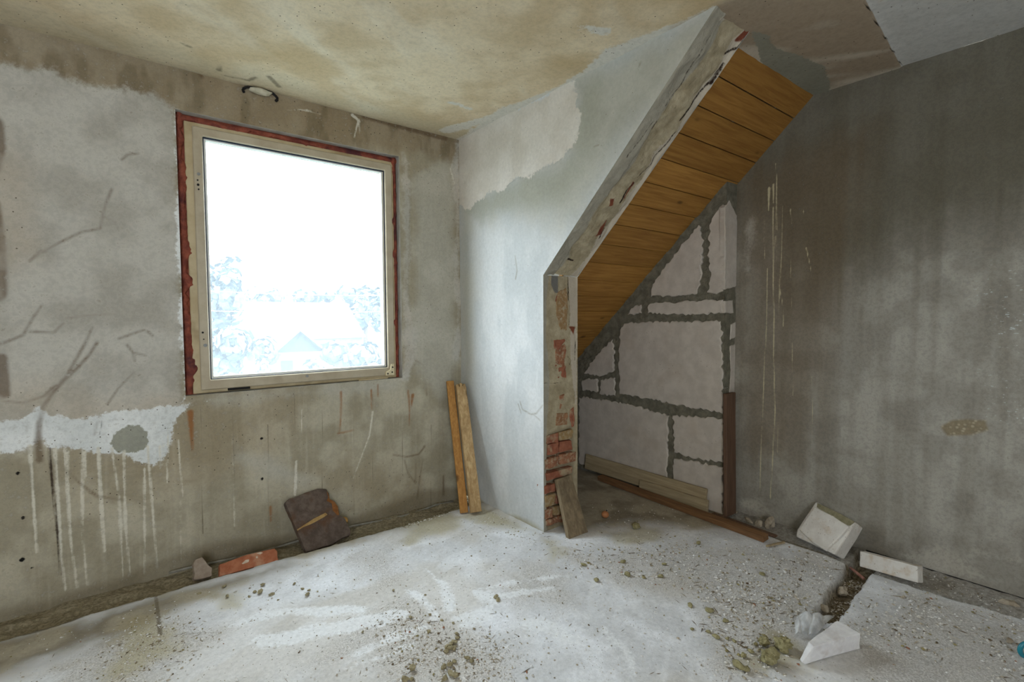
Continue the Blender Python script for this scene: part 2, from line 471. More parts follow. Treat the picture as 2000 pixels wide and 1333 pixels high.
def mat_floor():
    k = NM('dusty_screed', .95, .15)
    big = k.low('big'); mid = k.low('mid'); fine = k.noise(60, 4, .74)
    sw = k.low('sw')
    grit = k.noise(150, 2, .7)
    c = k.mix(k.remap(mid, .3, .7), lin(212, 213, 215), lin(234, 236, 240))
    c = k.mix(k.mul(k.remap(big, .47, .68), .5), c, lin(198, 190, 176))
    c = k.mix(k.mul(k.remap(sw, .5, .72), .4), c, lin(238, 240, 243))
    gr = k.mask('grit', .10, .22, mid, .16, sw)
    c = k.mix(k.mul(gr, .68), c, k.mix(k.remap(grit, .38, .62), lin(160, 154, 144), lin(212, 208, 203)))
    c = k.mix(k.mul(k.mask('smear', .014, .06, fine, .07, mid), .75), c, lin(238, 240, 242))
    ol = k.mask('olive', .05, .14, mid, .1, fine)
    c = k.mix(k.mul(ol, .55), c, lin(166, 154, 104))
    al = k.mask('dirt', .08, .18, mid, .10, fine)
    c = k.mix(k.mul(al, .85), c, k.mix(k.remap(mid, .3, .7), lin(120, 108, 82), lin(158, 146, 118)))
    tr = k.mask('trench', .012, .02, mid)
    c = k.mix(tr, c, k.mix(k.remap(fine, .38, .62), lin(128, 118, 96), lin(158, 148, 126)))
    rt = k.mask('rtrench', .012, .02, mid)
    c = k.mix(rt, c, k.mix(k.remap(fine, .35, .65), lin(142, 137, 129), lin(164, 160, 153)))
    jn = k.mask('joint', .010, .02, mid)
    c = k.mix(jn, c, k.mix(k.remap(fine, .38, .62), lin(108, 96, 76), lin(150, 140, 122)))
    c = k.mix(k.mul(k.mask('crack', .004, .012, fine), .75), c, lin(96, 84, 64))
    sp = k.voro(60)
    c = k.mix(k.mul(k.remap(sp, .08, .13, 1, 0), k.remap(mid, .45, .6)), c, lin(112, 100, 78))
    c = k.grain(c, fine, 0.82, 1.1)
    k.color(c)
    h = k.math('MULTIPLY_ADD', mid, .7, k.math('MULTIPLY_ADD', fine, .5, k.mul(grit, .3)))
    k.bump(h, .6, .006); return k.m

# ================================================================== the window wall
def pxW(L): return [at(u, v, 'y', YW)[[0, 2]] for u, v in L]
def z4(L): return [(x/2.5, 800+y/2.5) for x, y in L]
WIDTH = 0.0026    # metres per pixel on the window wall, roughly
wall_us = np.concatenate([breaks(LEFT_X, -.9, .12)[:-1], breaks(-.9, XP+.015, .009, [WL, WR])])
wall_vs = breaks(-.07, H+.01, .009, [WB, WT])
def fn_w(U, V):
    P = np.stack([U, np.full_like(U, YW), V], 1)
    P[:, 1] -= .006*fbm(P, 2.2, 4, 3)+.0012*fbm(P, 30, 2, 5)
    return P
wall_w, PW, UW, VW = grid('wall_window', fn_w, wall_us, wall_vs, mat_window_wall(),
                          keep=lambda u, v: ~((u > WL) & (u < WR) & (v > WB) & (v < WT)))
struct(wall_w)
bake(wall_w, PW, big=(1.6, (1, 1, 1), 5), mid=(7, (1, 1, 1), 5), streak=(9, (1, 1, .07), 4), blot=(12, (1, 1, .35), 4))
Q = np.stack([UW, VW], 1)
attr(wall_w, 'board', sdf_many([sdf_line(Q, pxW([(u, 770+30*(i % 3)), (u+du, 1090-u*.12)]), .0015) for i, (u, du) in enumerate(
    [(392, 4), (455, 4), (523, 2), (575, 3), (630, -1), (690, 2), (728, 0), (786, 0), (842, 0)])]))
attr(wall_w, 'topband', np.maximum(VW-2.28+.05*np.sin(UW*3), -(UW-.28)*.4-.05+(VW-2.2)))
attr(wall_w, 'plaster', sdf_many([
    sdf_poly(Q, pxW([(-700, 60), (-200, 95), (20, 128), (110, 138), (165, 170), (235, 178), (300, 172), (346, 212), (354, 500), (362, 778), (395, 778),
                     (372, 800), (345, 830), (330, 880), (290, 905), (235, 888), (190, 888), (100, 872), (78, 850), (55, 876), (-40, 885), (-700, 960)])),
    sdf_poly(Q, pxW([(786, 300), (800, 315), (806, 420), (800, 600), (812, 700), (800, 745), (788, 740)])),
    sdf_line(Q, pxW([(893, 285), (888, 330), (896, 420), (890, 500), (896, 600), (893, 700)]), .025, .012)]))
attr(wall_w, 'thin', sdf_many([
    sdf_poly(Q, pxW([(795, 330), (880, 300), (896, 420), (898, 760), (860, 800), (800, 740)])),
    sdf_poly(Q, pxW([(380, 770), (780, 738), (800, 760), (700, 772), (400, 800)])),
    sdf_poly(Q, pxW([(440, 800), (470, 880), (640, 930), (600, 960), (455, 900)]))])-.03)
attr(wall_w, 'white', sdf_many([
    sdf_poly(Q, pxW([(-500, 850), (-60, 826), (40, 815), (75, 790), (100, 812), (160, 815), (225, 806), (300, 798), (352, 788), (410, 782), (372, 802), (346, 828), (333, 868), (331, 890),
                     (318, 900), (300, 912), (262, 905), (240, 884), (190, 888), (150, 880), (100, 872), (78, 846), (55, 870), (20, 884), (-60, 884), (-500, 930)])),
    sdf_line(Q, pxW([(352, 790), (362, 775), (352, 500), (343, 212)]), .012, .004)]))
attr(wall_w, 'patch', sdf_poly(Q, pxW([(218, 868), (228, 848), (250, 836), (272, 832), (286, 848), (290, 866), (280, 880), (254, 886), (228, 880)])))
drips = [([(145, 180), (160, 400), (180, 700)], 5), ([(318, 195), (345, 640), (377, 870)], 5), ([(402, 200), (402, 620), (427, 860)], 4),
         ([(480, 190), (500, 560), (511, 695)], 6), ([(545, 190), (580, 420), (600, 825)], 4), ([(605, 205), (612, 560), (635, 805)], 4.5),
         ([(705, 290), (706, 520), (706, 805)], 4), ([(720, 180), (745, 480), (768, 775)], 4.5), ([(822, 90), (816, 360)], 3), ([(870, 150), (892, 430)], 3),
         ([(880, 450), (886, 740)], 2), ([(268, 195), (300, 720), (320, 885)], 5), ([(1130, 30), (1140, 300), (1146, 570)], 1.8), ([(1447, 255), (1440, 420)], 6),
         ([(415, 205), (418, 330)], 4), ([(330, 205), (335, 330)], 5), ([(775, 180), (780, 290)], 3), ([(795, 170), (797, 280)], 3), ([(975, 160), (972, 220)], 2)]
dl = [sdf_line(Q, pxW(z4(L)), w*.0013, w*.0009) for L, w in drips]
dl += [sdf_line(Q, pxW(L), a, b) for L, a, b in [
    ([(728, 805), (722, 850), (690, 935)], .006, .002), ([(578, 915), (578, 955)], .008, .004), ([(590, 800), (588, 860)], .003, .002), ([(688, 225), (700, 235), (692, 268)], .010, .004),
    ([(702, 235), (703, 265)], .006, .002), ([(560, 216), (585, 214), (625, 222), (658, 230), (676, 226)], .0013, .001), ([(598, 214), (625, 223)], .0015, .001),
    ([(822, 740), (836, 745)], .004, .002), ([(880, 330), (888, 360)], .006, .003)]]
attr(wall_w, 'drip', sdf_many(dl))
st = [([(190, 668), (176, 692), (150, 720), (117, 752), (100, 772), (84, 795), (76, 830), (75, 868), (78, 900)], .004, .012),
      ([(120, 745), (128, 738), (150, 700), (166, 672), (180, 640)], .006, .003), ([(0, 783), (45, 788), (85, 775), (108, 755)], .003, .007),
      ([(-40, 680), (8, 670), (45, 655), (62, 625), (82, 596)], .006, .002), ([(58, 648), (105, 650), (124, 632)], .003, .003), ([(130, 622), (175, 616), (218, 614)], .005, .002),
      ([(58, 510), (75, 495), (90, 492), (75, 488), (72, 500)], .004, .004), ([(88, 490), (120, 472), (160, 453), (196, 447), (200, 425), (206, 400), (218, 370)], .003, .005),
      ([(204, 424), (225, 434), (230, 448)], .004, .002), ([(232, 662), (270, 648), (282, 645)], .003, .003), ([(288, 648), (298, 656)], .004, .003),
      ([(248, 674), (260, 690), (263, 705)], .003, .003), ([(264, 690), (285, 695)], .003, .002), ([(262, 728), (232, 758), (210, 790)], .002, .0025), ([(190, 825), (184, 850)], .002, .003),
      ([(238, 312), (250, 302), (270, 300)], .004, .003), ([(108, 900), (130, 918), (160, 948), (190, 970), (240, 977)], .002, .005),
      ([(768, 889), (795, 893), (818, 888), (830, 872)], .003, .007), ([(790, 898), (797, 925), (812, 945)], .003, .003), ([(826, 898), (820, 935), (815, 975)], .003, .003), ([(812, 905), (812, 940)], .003, .002),
      ([(833, 758), (834, 772)], .006, .006), ([(866, 930), (866, 968)], .006, .008), ([(812, 705), (825, 712), (830, 720)], .004, .003), ([(-12, 240), (-4, 290), (-10, 330)], .03, .02), ([(390, 143), (394, 150)], .012, .012),
      ([(380, 137), (440, 150), (470, 158)], .004, .006), ([(540, 176), (610, 194), (690, 216)], .010, .016), ([(710, 228), (800, 252), (870, 270)], .012, .02), ([(-18, 400), (-12, 480), (-18, 570)], .03, .05), ([(2, 700), (8, 770)], .02, .02)]  # strokes along the ceiling joint hold cobweb dirt and painted contact shadow
attr(wall_w, 'stain', sdf_many([sdf_line(Q, pxW(L), a, b) for L, a, b in st]))
attr(wall_w, 'rust', sdf_many([sdf_line(Q, pxW(L), a, b) for L, a, b in [
    ([(666, 766), (666, 810), (663, 850)], .006, .002), ([(660, 847), (690, 841)], .004, .003), ([(725, 762), (726, 800)], .005, .002), ([(797, 764), (800, 800), (799, 832)], .006, .002),
    ([(806, 772), (803, 795)], .012, .003), ([(372, 806), (376, 880)], .014, .004), ([(528, 990), (529, 1018)], .006, .004), ([(738, 752), (738, 775)], .004, .002)]]))
attr(wall_w, 'crack', sdf_many([sdf_line(Q, pxW(L), a, b) for L, a, b in [
    ([(96, 876), (101, 930), (108, 1000), (113, 1050), (119, 1125)], .0045, .003), ([(200, 822), (195, 850)], .0015, .001), ([(316, 830), (326, 838), (334, 838)], .0015, .001)]]))
holes = [(35, 925, .008), (45, 1012, .008), (43, 1094, .010), (63, 1110, .006), (511, 857, .0085), (512, 936, .0085), (425, 896, .005), (795, 815, .004), (832, 814, .004), (590, 795, .003), (460, 600, .001)]
attr(wall_w, 'hole', sdf_many([r-np.hypot(*(Q-at(u, v, 'y', YW)[[0, 2]]).T) for u, v, r in holes]))
attr(wall_w, 'foot', .035-VW+.03*np.sin(UW*5))

M_reveal = simple_mat('grey_reveal_plaster', lin(160, 158, 150), lin(185, 183, 176), 14)
rv = []
for a in ((WL-.04, WL, WB-.04, WT+.04), (WR, WR+.04, WB-.04, WT+.04), (WL, WR, WT, WT+.04), (WL, WR, WB-.04, WB)):
    rv.append(box_verts(a[0], a[1], YW+.004, YW+.30, a[2], a[3]))
V = [v for b in rv for v in b]; Fc = [tuple(i+8*k for i in f) for k in range(4) for f in BOXF]
ro = mesh_obj('window_reveal', V, Fc, M_reveal, wall_w)

# ------------------------------------------------------------------ the window
M_frame = simple_mat('cream_window_paint', lin(178, 160, 124), lin(194, 178, 144), 12, .45, .1, .002, .4, c2=lin(160, 140, 104))
M_sash = simple_mat('pale_grey_sash_paint', lin(170, 157, 134), lin(186, 175, 153), 10, .45, .1, .002, .4)
M_gask = simple_mat('black_rubber_gasket', lin(34, 40, 52), lin(48, 56, 72), 30, .6, .1)
M_bead = simple_mat('white_glazing_bead', lin(216, 216, 210), lin(228, 228, 224), 20, .5, .05)
M_foam = simple_mat('red_brown_foam', lin(112, 52, 42), lin(156, 84, 62), 22, .6, .9, .006, .3, c2=lin(82, 40, 42))
M_metal = simple_mat('zinc_screw_metal', lin(120, 122, 122), lin(150, 152, 150), 40, .4, .1, .002, .5)
M_dark = simple_mat('dark_slot', lin(30, 28, 28), lin(44, 42, 40), 40)
def glass_mat():
    k = NM('hazed_window_glass'); n = k.n
    n.remove(k.b)
    tr = n.new('ShaderNodeBsdfTransparent'); tr.inputs[0].default_value = (.93, .95, .95, 1)
    tl = n.new('ShaderNodeBsdfTranslucent'); tl.inputs[0].default_value = (.84, .93, 1, 1)  # translucent share puts a bluish haze over the view to bleach it
    gl = n.new('ShaderNodeBsdfGlossy'); gl.inputs['Roughness'].default_value = .05
    mx = n.new('ShaderNodeMixShader'); m2 = n.new('ShaderNodeMixShader')
    mx.inputs[0].default_value = .055; k.l.new(tr.outputs[0], mx.inputs[1]); k.l.new(tl.outputs[0], mx.inputs[2])
    m2.inputs[0].default_value = .04; k.l.new(mx.outputs[0], m2.inputs[1]); k.l.new(gl.outputs[0], m2.inputs[2])
    k.l.new(m2.outputs[0], n['Material Output'].inputs[0]); return k.m
win = struct(empty('window_1', ((WL+WR)/2, YW+.04, WB)))
def ring(name, x0, x1, z0, z1, wl, wr, wt, wb, y0, y1, mat, parent, bev=.003):
    """rectangular frame with mitred corners"""
    o = [(x0, z0), (x1, z0), (x1, z1), (x0, z1)]; i = [(x0+wl, z0+wb), (x1-wr, z0+wb), (x1-wr, z1-wt), (x0+wl, z1-wt)]
    V = [(x, y, z) for y in (y0, y1) for (x, z) in o+i]; Fc = []
    for k in range(4):
        j = (k+1) % 4
        Fc += [(k, j, 4+j, 4+k), (8+k, 12+k, 12+j, 8+j), (k, 8+k, 8+j, j), (4+k, 4+j, 12+j, 12+k)]
    ob = mesh_obj(name, V, Fc, mat, parent); bevelled(ob.data, bev); return ob
FY = YW+.042
fx0, fx1, fz0, fz1 = .302, 1.441, .868, 2.268
frame = ring('frame', fx0, fx1, fz0, fz1, .07, .07, .07, .06, FY, FY+.075, M_frame, win)
sx0, sx1, sz0, sz1 = .336, 1.424, .886, 2.246
sash = ring('sash', sx0, sx1, sz0, sz1, .044, .046, .044, .052, FY-.016, FY+.05, M_sash, win, .004)
ring('gasket', sx0+.041, sx1-.043, sz0+.049, sz1-.041, .009, .009, .009, .007, FY-.002, FY+.006, M_gask, sash, .001)
ring('glazing_bead', sx0+.049, sx1-.051, sz0+.056, sz1-.049, .012, .012, .008, .012, FY+.006, FY+.03, M_bead, sash, .002)
mesh_obj('pane', box_verts(sx0+.045, sx1-.045, FY+.018, FY+.0215, sz0+.05, sz1-.045), BOXF, glass_mat(), sash)
def foam(name, a, b, wdir, width, seed, parent, n=150, mm=9, top=.022):
    a = np.array(a, float); b = np.array(b, float); w = np.array(wdir, float)
    t = np.linspace(0, 1, n); s = np.linspace(0, 1, mm)
    T, S = np.meshgrid(t, s, indexing='ij'); T = T.ravel(); S = S.ravel()
    base = a+(b-a)*T[:, None]
    ww = width*(1+.7*fbm(base, 9, 3, seed)+.55*fbm(base, 30, 3, seed+4))
    P = base+w*(S*ww)[:, None]
    bul = np.sin(np.pi*np.clip(S, 0, 1))**.6
    P[:, 1] = FY+.016-bul*top*(1+.8*fbm(P, 25, 3, seed+9))-.004*fbm(P, 70, 2, seed)
    F4 = [(i*mm+j, (i+1)*mm+j, (i+1)*mm+j+1, i*mm+j+1) for i in range(n-1) for j in range(mm-1)]
    return mesh_obj(name, P, F4, M_foam, parent, smooth=True)
foam('foam_seal', (WL-.002, 0, WB+.002), (WL-.002, 0, WT), (1, 0, 0), .047, 1, win)
foam('foam_seal', (WL, 0, WT+.001), (WR, 0, WT+.001), (0, 0, -1), .040, 5, win, top=.015)
foam('foam_seal', (WR+.001, 0, WT), (WR+.001, 0, WB+.01), (-1, 0, 0), .032, 8, win, top=.018)
box_obj('foam_backing', WL-.001, fx0+.02, FY+.012, FY+.05, WB, WT, M_foam, win)
box_obj('foam_backing', fx1-.02, WR+.001, FY+.012, FY+.05, WB, WT, M_foam, win)
box_obj('foam_backing', WL, WR, FY+.012, FY+.05, fz1-.02, WT+.001, M_foam, win)
box_obj('foam_backing', WL, WR, FY+.03, FY+.05, WB-.001, fz0+.02, M_foam, win)
# hardware: corner hinge, screws, slots
hx, hz = sx1-.012, sz0+.012
hinge = mesh_obj('hinge', [(hx-.055, FY-.02+d, hz-.012) if q == 0 else (hx+.004, FY-.02+d, hz-.012) if q == 1 else (hx+.004, FY-.02+d, hz+.062) if q == 2
                           else (hx-.016, FY-.02+d, hz+.062) if q == 3 else (hx-.024, FY-.02+d, hz+.025) if q == 4 else (hx-.055, FY-.02+d, hz+.012) for d in (-.006, .006) for q in range(6)],
                 [(0, 1, 2, 3, 4, 5), (11, 10, 9, 8, 7, 6)]+[(i, (i+1) % 6+0, (i+1) % 6+6, i+6)[::-1] for i in range(6)], simple_mat('pale_hinge_metal', lin(206, 192, 156), lin(218, 206, 174), 30, .5, .1), sash)
bevelled(hinge.data, .0015)
def disc(name, x, z, r, mat, parent, y=None, th=.004):
    y = FY-.016 if y is None else y
    V = [(x+r*math.cos(a*math.pi/6), y-th*d, z+r*math.sin(a*math.pi/6)) for d in (0, 1) for a in range(12)]
    return mesh_obj(name, V, [tuple(range(11, -1, -1)) if 0 else tuple(range(12, 24))]+[(i, (i+1) % 12, 12+(i+1) % 12, 12+i) for i in range(12)], mat, parent)
for sx, sz in ((hx-.042, hz), (hx-.012, hz+.008), (hx-.008, hz+.04)):
    disc('screw', sx, sz, .005, M_dark, hinge, FY-.025)
for (u, v, r, mm_) in ((388, 340, .008, M_metal), (386, 352, .004, M_dark), (387, 361, .006, M_dark), (388, 370, .004, M_dark), (396, 650, .005, M_dark), (401, 675, .009, M_metal), (398, 663, .003, M_dark), (600, 735, .008, M_metal)):
    p = at(u, v, 'y', FY-.018); disc('screw', p[0], p[2], r, mm_, sash)
for (u0, u1, v, mm_) in ((445, 488, 761, M_dark), (700, 757, 743, M_frame)):
    a = at(u0, v, 'y', FY-.003); b = at(u1, v-(u1-u0)*.08, 'y', FY-.003)
    box_obj('keep_plate', a[0], b[0], FY-.012, FY+.004, a[2]-.006, a[2]+.006, mm_, frame, .001)

# ================================================================== partition of brick and plaster
SL_TOP = (1.10, 2.5); SL_BOT = (YE, 1.5)
SLK = (SL_BOT[0]-SL_TOP[0])/(SL_TOP[1]-SL_BOT[1])
def ymin(z): return np.where(z <= 1.5, YE, YE-(z-1.5)*SLK)
def fn_p(U, V):
    y0 = ymin(V); y = y0+(YW+.01-y0)*U
    P = np.stack([np.full_like(U, XP), y, V], 1)
    e = np.clip(np.minimum(U*40, 1), 0, 1)
    P[:, 0] -= e*(.007*fbm(P, 2.5, 4, 31)+.001*fbm(P, 28, 2, 32)); return P
wall_p, PP, UP, VP = grid('wall_partition', fn_p, np.linspace(0, 1, 130), breaks(-.01, H+.005, .009, [1.5]), mat_partition(), flip=False)
struct(wall_p)
bake(wall_p, PP, big=(2.2, (1, 1, 1), 5), mid=(8, (1, 1, 1), 5), brush=(9, (1, 1, .45), 5))
def pxP(L): return [at(u, v, 'x', XP)[[1, 2]] for u, v in L]
Q = PP[:, 1:]
attr(wall_p, 'upper', sdf_poly(Q, pxP([(890, 262), (1000, 215), (1110, 165), (1134, 175), (1132, 240), (1118, 290), (1085, 322), (1050, 335), (1010, 352), (975, 372), (940, 388), (908, 405), (890, 400)])))
attr(wall_p, 'grey', sdf_many([sdf_poly(Q, pxP([(1120, 150), (1420, -20), (1380, 100), (1200, 330), (1130, 440), (1050, 430), (930, 415), (920, 395), (1010, 345), (1100, 300)])),
                               sdf_poly(Q, pxP([(896, 260), (925, 260), (930, 960), (896, 960)]))-.05]))
attr(wall_p, 'dark', sdf_many([sdf_poly(Q, pxP([(915, 400), (1000, 352), (1090, 325), (1120, 300), (1135, 330), (1100, 390), (1010, 410), (940, 430)])), sdf_poly(Q, pxP([(1135, 170), (1170, 160), (1155, 300), (1125, 320)]))]))
attr(wall_p, 'stain', sdf_many([sdf_line(Q, pxP(L), a, b) for L, a, b in [([(1016, 785), (1020, 800), (1038, 810), (1048, 808), (1060, 792)], .004, .003), ([(1012, 790), (1018, 808)], .004, .002), ([(1040, 808), (1056, 822)], .002, .002),
    ([(1006, 500), (1010, 530), (1007, 545)], .003, .005), ([(1250, 122), (1248, 130)], .006, .004), ([(1160, 287), (1170, 283)], .003, .002)]]))
attr(wall_p, 'foot', .012-Q[:, 1]+.02*np.sin(Q[:, 0]*9))
M_end = mat_end_face()
def fn_end(U, V):
    P = np.stack([U, np.full_like(U, YE), V], 1)
    rec = sstep(sdf_poly(P[:, [0, 2]], [(1.945, .02), (2.17, .02), (2.172, .30), (2.178, .53), (2.15, .585), (1.95, .57), (1.945, .3)]), 0, .012)
    inner = sstep(np.minimum(U-XP, XB-U), 0, .01)
    P[:, 1] += rec*.026*(1+.4*fbm(P, 30, 2, 8))+inner*.010*fbm(P, 12, 4, 40)+inner*.003; return P
endf, PE, UE, VE = grid('end_face', fn_end, np.linspace(XP, XB, 48), breaks(-.01, 1.5, .007), M_end, parent=wall_p)
def pxE(L): return [at(u, v, 'y', YE)[[0, 2]] for u, v in L]
def zE(L): return pxE([(1040+x/4.76, 520+y/4.76) for x, y in L])
Q = np.stack([UE, VE], 1)
attr(endf, 'strip', XP+.035+.012*np.sin(VE*9)-UE)
attr(endf, 'pale', sdf_many([sdf_poly(Q, zE([(340, 95), (420, 95), (420, 560), (350, 560), (345, 330)])), sdf_poly(Q, zE([(350, 600), (420, 560), (420, 1300), (395, 1300), (350, 900)]))-.006]))
attr(endf, 'red', sdf_many([sdf_poly(Q, zE(L)) for L in ([(340, 560), (400, 565), (385, 640), (365, 600)], [(225, 280), (240, 260), (235, 330), (215, 330)])]))
attr(endf, 'grey', sdf_poly(Q, zE([(180, 70), (235, 60), (245, 250), (215, 250), (175, 170)])))
attr(endf, 'gap', sdf_many([sdf_line(Q, zE(L), a, b) for L, a, b in [([(180, 75), (250, 60), (330, 75), (335, 150), (335, 320)], .002, .0035), ([(400, 700), (395, 880)], .0025, .002), ([(110, 1090), (200, 1090), (290, 1085)], .0015, .001),
    ([(345, 330), (342, 550)], .002, .001), ([(330, 840), (360, 880), (345, 920)], .002, .001)]]))
attr(endf, 'mortar', sdf_poly(Q, [(1.945, -.02), (2.17, -.02), (2.172, .30), (2.178, .53), (2.15, .60), (1.95, .58), (1.945, .3)]))
SLL = math.hypot(SL_BOT[0]-SL_TOP[0], SL_TOP[1]-SL_BOT[1])
SDIR = np.array([0, (SL_BOT[0]-SL_TOP[0])/SLL, -(SL_TOP[1]-SL_BOT[1])/SLL]); SNRM = np.array([0, SDIR[2], -SDIR[1]])
SP0 = np.array([XP, SL_TOP[0], SL_TOP[1]])
def fn_sl(U, V):
    P = SP0+np.outer(V*SLL, SDIR); P[:, 0] = U
    inner = sstep(np.minimum(U-XP, XB-U), 0, .012)
    lay = sstep(U, XP+.085, XP+.10)*(.5+vnoise(P, 9, 3))
    P = P+np.outer(inner*(.026*fbm(P, 9, 4, 51)+.016*lay), -SNRM*1.0)
    P[:, 0] += np.where(U > XB-.003, .012*fbm(P, 14, 3, 77)-.002, 0); return P
sl, PS, US, VS = grid('slanted_edge', fn_sl, np.linspace(XP, XB, 52), np.linspace(0, 1, 210), M_end, parent=wall_p)
def pxS(L):
    r = []
    for u, v in L:
        p = on_plane(u, v, SP0, SNRM); r.append((p[0], np.dot(p-SP0, SDIR)))
    return r
def zS(L): return pxS([(1080+x/2.381, y/2.381) for x, y in L])
Q = np.stack([US, VS*SLL], 1)
attr(sl, 'strip', XP+.10+.016*np.sin(Q[:, 1]*11)+.03*fbm(PS, 8, 3, 6)-US)
attr(sl, 'pale', np.maximum(US-(XB-.035)+.014*np.sin(Q[:, 1]*23)+.02*fbm(PS, 12, 3, 5), sdf_poly(Q, zS([(780, 90), (820, 50), (820, 90), (790, 115)]))))
attr(sl, 'red', sdf_many([sdf_poly(Q, zS(L)) for L in ([(258, 960), (268, 925), (285, 925), (275, 955)], [(195, 1100), (215, 1070), (260, 1020), (225, 1095)], [(850, 200), (915, 120), (930, 130), (900, 170), (870, 200)], [(320, 930), (380, 850), (385, 860), (330, 925)])]))
attr(sl, 'grey', np.full(len(Q), -.3))
attr(sl, 'gap', sdf_many([sdf_line(Q, zS(L), a, b) for L, a, b in [([(810, 255), (860, 225), (930, 130)], .006, .004), ([(590, 560), (640, 490), (690, 435), (740, 390), (800, 300)], .005, .004), ([(310, 940), (345, 890), (385, 855)], .006, .003),
    ([(400, 830), (460, 770), (520, 690), (570, 610)], .003, .003), ([(215, 1110), (260, 1030)], .004, .002), ([(520, 490), (600, 400), (680, 240), (740, 150)], .0025, .002), ([(340, 730), (400, 650), (470, 560)], .002, .002), ([(460, 600), (480, 560)], .004, .003), ([(75, 1210), (95, 1215)], .007, .005)]]))
attr(sl, 'mortar', np.full(len(Q), -.3))
pb = mesh_obj('back_face', [(XB, YE, -.01), (XB, YW, -.01), (XB, YW, H), (XB, SL_TOP[0], H), (XB, YE, 1.5)], [(0, 1, 2, 3, 4)], M_reveal, wall_p)
# exposed bricks of the broken edge, one by one
M_brick = NM('old_red_brick', .95, .15)
k = M_brick; n1 = k.noise(26, 6, .7); r_ = k.rand()
cc = k.mix(k.remap(n1, .35, .68), lin(132, 88, 66), lin(160, 112, 84))
cc = k.mix(k.remap(r_, .45, .75), cc, lin(150, 124, 86)); cc = k.mix(k.mul(k.remap(k.noise(45, 5, .7), .46, .64), .8), cc, lin(172, 156, 130))
k.color(cc); k.bump(n1, .7, .006); M_brick = k.m
M_brickred = simple_mat('bright_red_brick', lin(136, 82, 62), lin(158, 102, 78), 30, .95, .7, .006, c2=lin(172, 154, 126))
def brick_px(L, mat, depth, proud, seed):
    pts = pxE(L); rnd = random.Random(seed)
    V = [(p[0], YE-proud, p[1]) for p in pts]+[(p[0], YE+depth, p[1]) for p in pts]; n = len(pts)
    o = mesh_obj('brick', V, [tuple(range(n))[::-1], tuple(range(n, 2*n))]+[(i, (i+1) % n, n+(i+1) % n, n+i) for i in range(n)], mat, wall_p)
    roughen(o, 2, .010, 38, seed, bev=.004)
zb = lambda L: [(1040+x/4.7625, 790+y/4.7625) for x, y in L]
bricks = [([(128, 290), (236, 268), (240, 358), (132, 365)], 1), ([(246, 258), (372, 232), (374, 318), (248, 340)], 0), ([(142, 374), (240, 358), (240, 452), (136, 478)], 1), ([(250, 348), (365, 335), (368, 420), (250, 446)], 1),
          ([(116, 520), (238, 485), (240, 575), (122, 610)], 0), ([(250, 470), (405, 440), (405, 530), (250, 562)], 0), ([(122, 640), (365, 575), (365, 640), (128, 715)], 1), ([(108, 765), (205, 740), (206, 810), (112, 838)], 1), ([(212, 735), (330, 705), (335, 790), (214, 815)], 0),
          ([(118, 855), (210, 832), (210, 935), (124, 965)], 0), ([(215, 830), (335, 800), (338, 900), (218, 930)], 1), ([(118, 985), (182, 965), (184, 1050), (120, 1066)], 0), ([(190, 960), (330, 925), (335, 1010), (192, 1040)], 0), ([(122, 1078), (240, 1045), (242, 1105), (126, 1140)], 0), ([(248, 1040), (345, 1015), (348, 1080), (250, 1105)], 0)]
for i, (L, red) in enumerate(bricks): brick_px(zb(L), M_brickred if red else M_brick, .06, .003 if i not in (6,) else .012, 20+i)
zc = lambda L: [(1040+x/4.76, 520+y/4.76) for x, y in L]
for i, (L, red) in enumerate([([(240, 245), (318, 200), (328, 400), (322, 600), (262, 590), (222, 470), (225, 330)], 0), ([(200, 690), (300, 675), (312, 700), (240, 780), (205, 770)], 1), ([(215, 785), (305, 720), (312, 780), (300, 945), (218, 905)], 0), ([(212, 915), (312, 925), (312, 1035), (240, 1045), (215, 1010)], 1), ([(250, 1210), (300, 1190), (295, 1300), (255, 1330)], 0)]):
    brick_px(zc(L), M_brickred if red else M_brick, .05, .0005, 50+i)
for i, L in enumerate([[(352, 60), (390, 20), (390, 200), (372, 212), (350, 120)], [(225, 90), (330, 75), (325, 190), (215, 200)]]):
    brick_px(zb(L), M_brickred if i == 0 else M_brick, .05, .0005, 60+i)

# ================================================================== right wall, block wall, knee wall
def fn_r(U, V):
    P = np.stack([np.full_like(U, XR), U, V], 1)
    P[:, 0] -= .006*fbm(P, 2.0, 4, 61)+.0012*fbm(P, 26, 2, 62); return P
wall_r, PR, UR, VR = grid('wall_right', fn_r, np.concatenate([breaks(REAR_Y, .1, .12)[:-1], breaks(.1, 1.75, .009)[:-1], breaks(1.75, YW, .15)]), breaks(-.012, H+.01, .010), mat_right_wall(), flip=True)
struct(wall_r)
bake(wall_r, PR, big=(1.5, (1, 1, 1), 5), mid=(8, (1, 1, 1), 5), streak=(12, (1, 1, .06), 4))
Q = PR[:, 1:]
def pxR(L): return [at(u, v, 'x', XR)[[1, 2]] for u, v in L]
attr(wall_r, 'dark', sdf_poly(Q, [(3, 2.7), (-2.5, 2.7), (-2.5, 1.75), (.4, 1.70), (.8, 1.55), (1.2, 1.35), (1.4, 1.7), (1.7, 2.0)]))  # upper wall darkened in colour, painting the falloff of the window light
attr(wall_r, 'brown', sdf_poly(Q, pxR([(1440, 340), (1700, 250), (1640, 600), (1560, 900), (1440, 900)])))
def zR(L): return pxR([(1420+x/2.6655, 300+y/2.6655) for x, y in L])
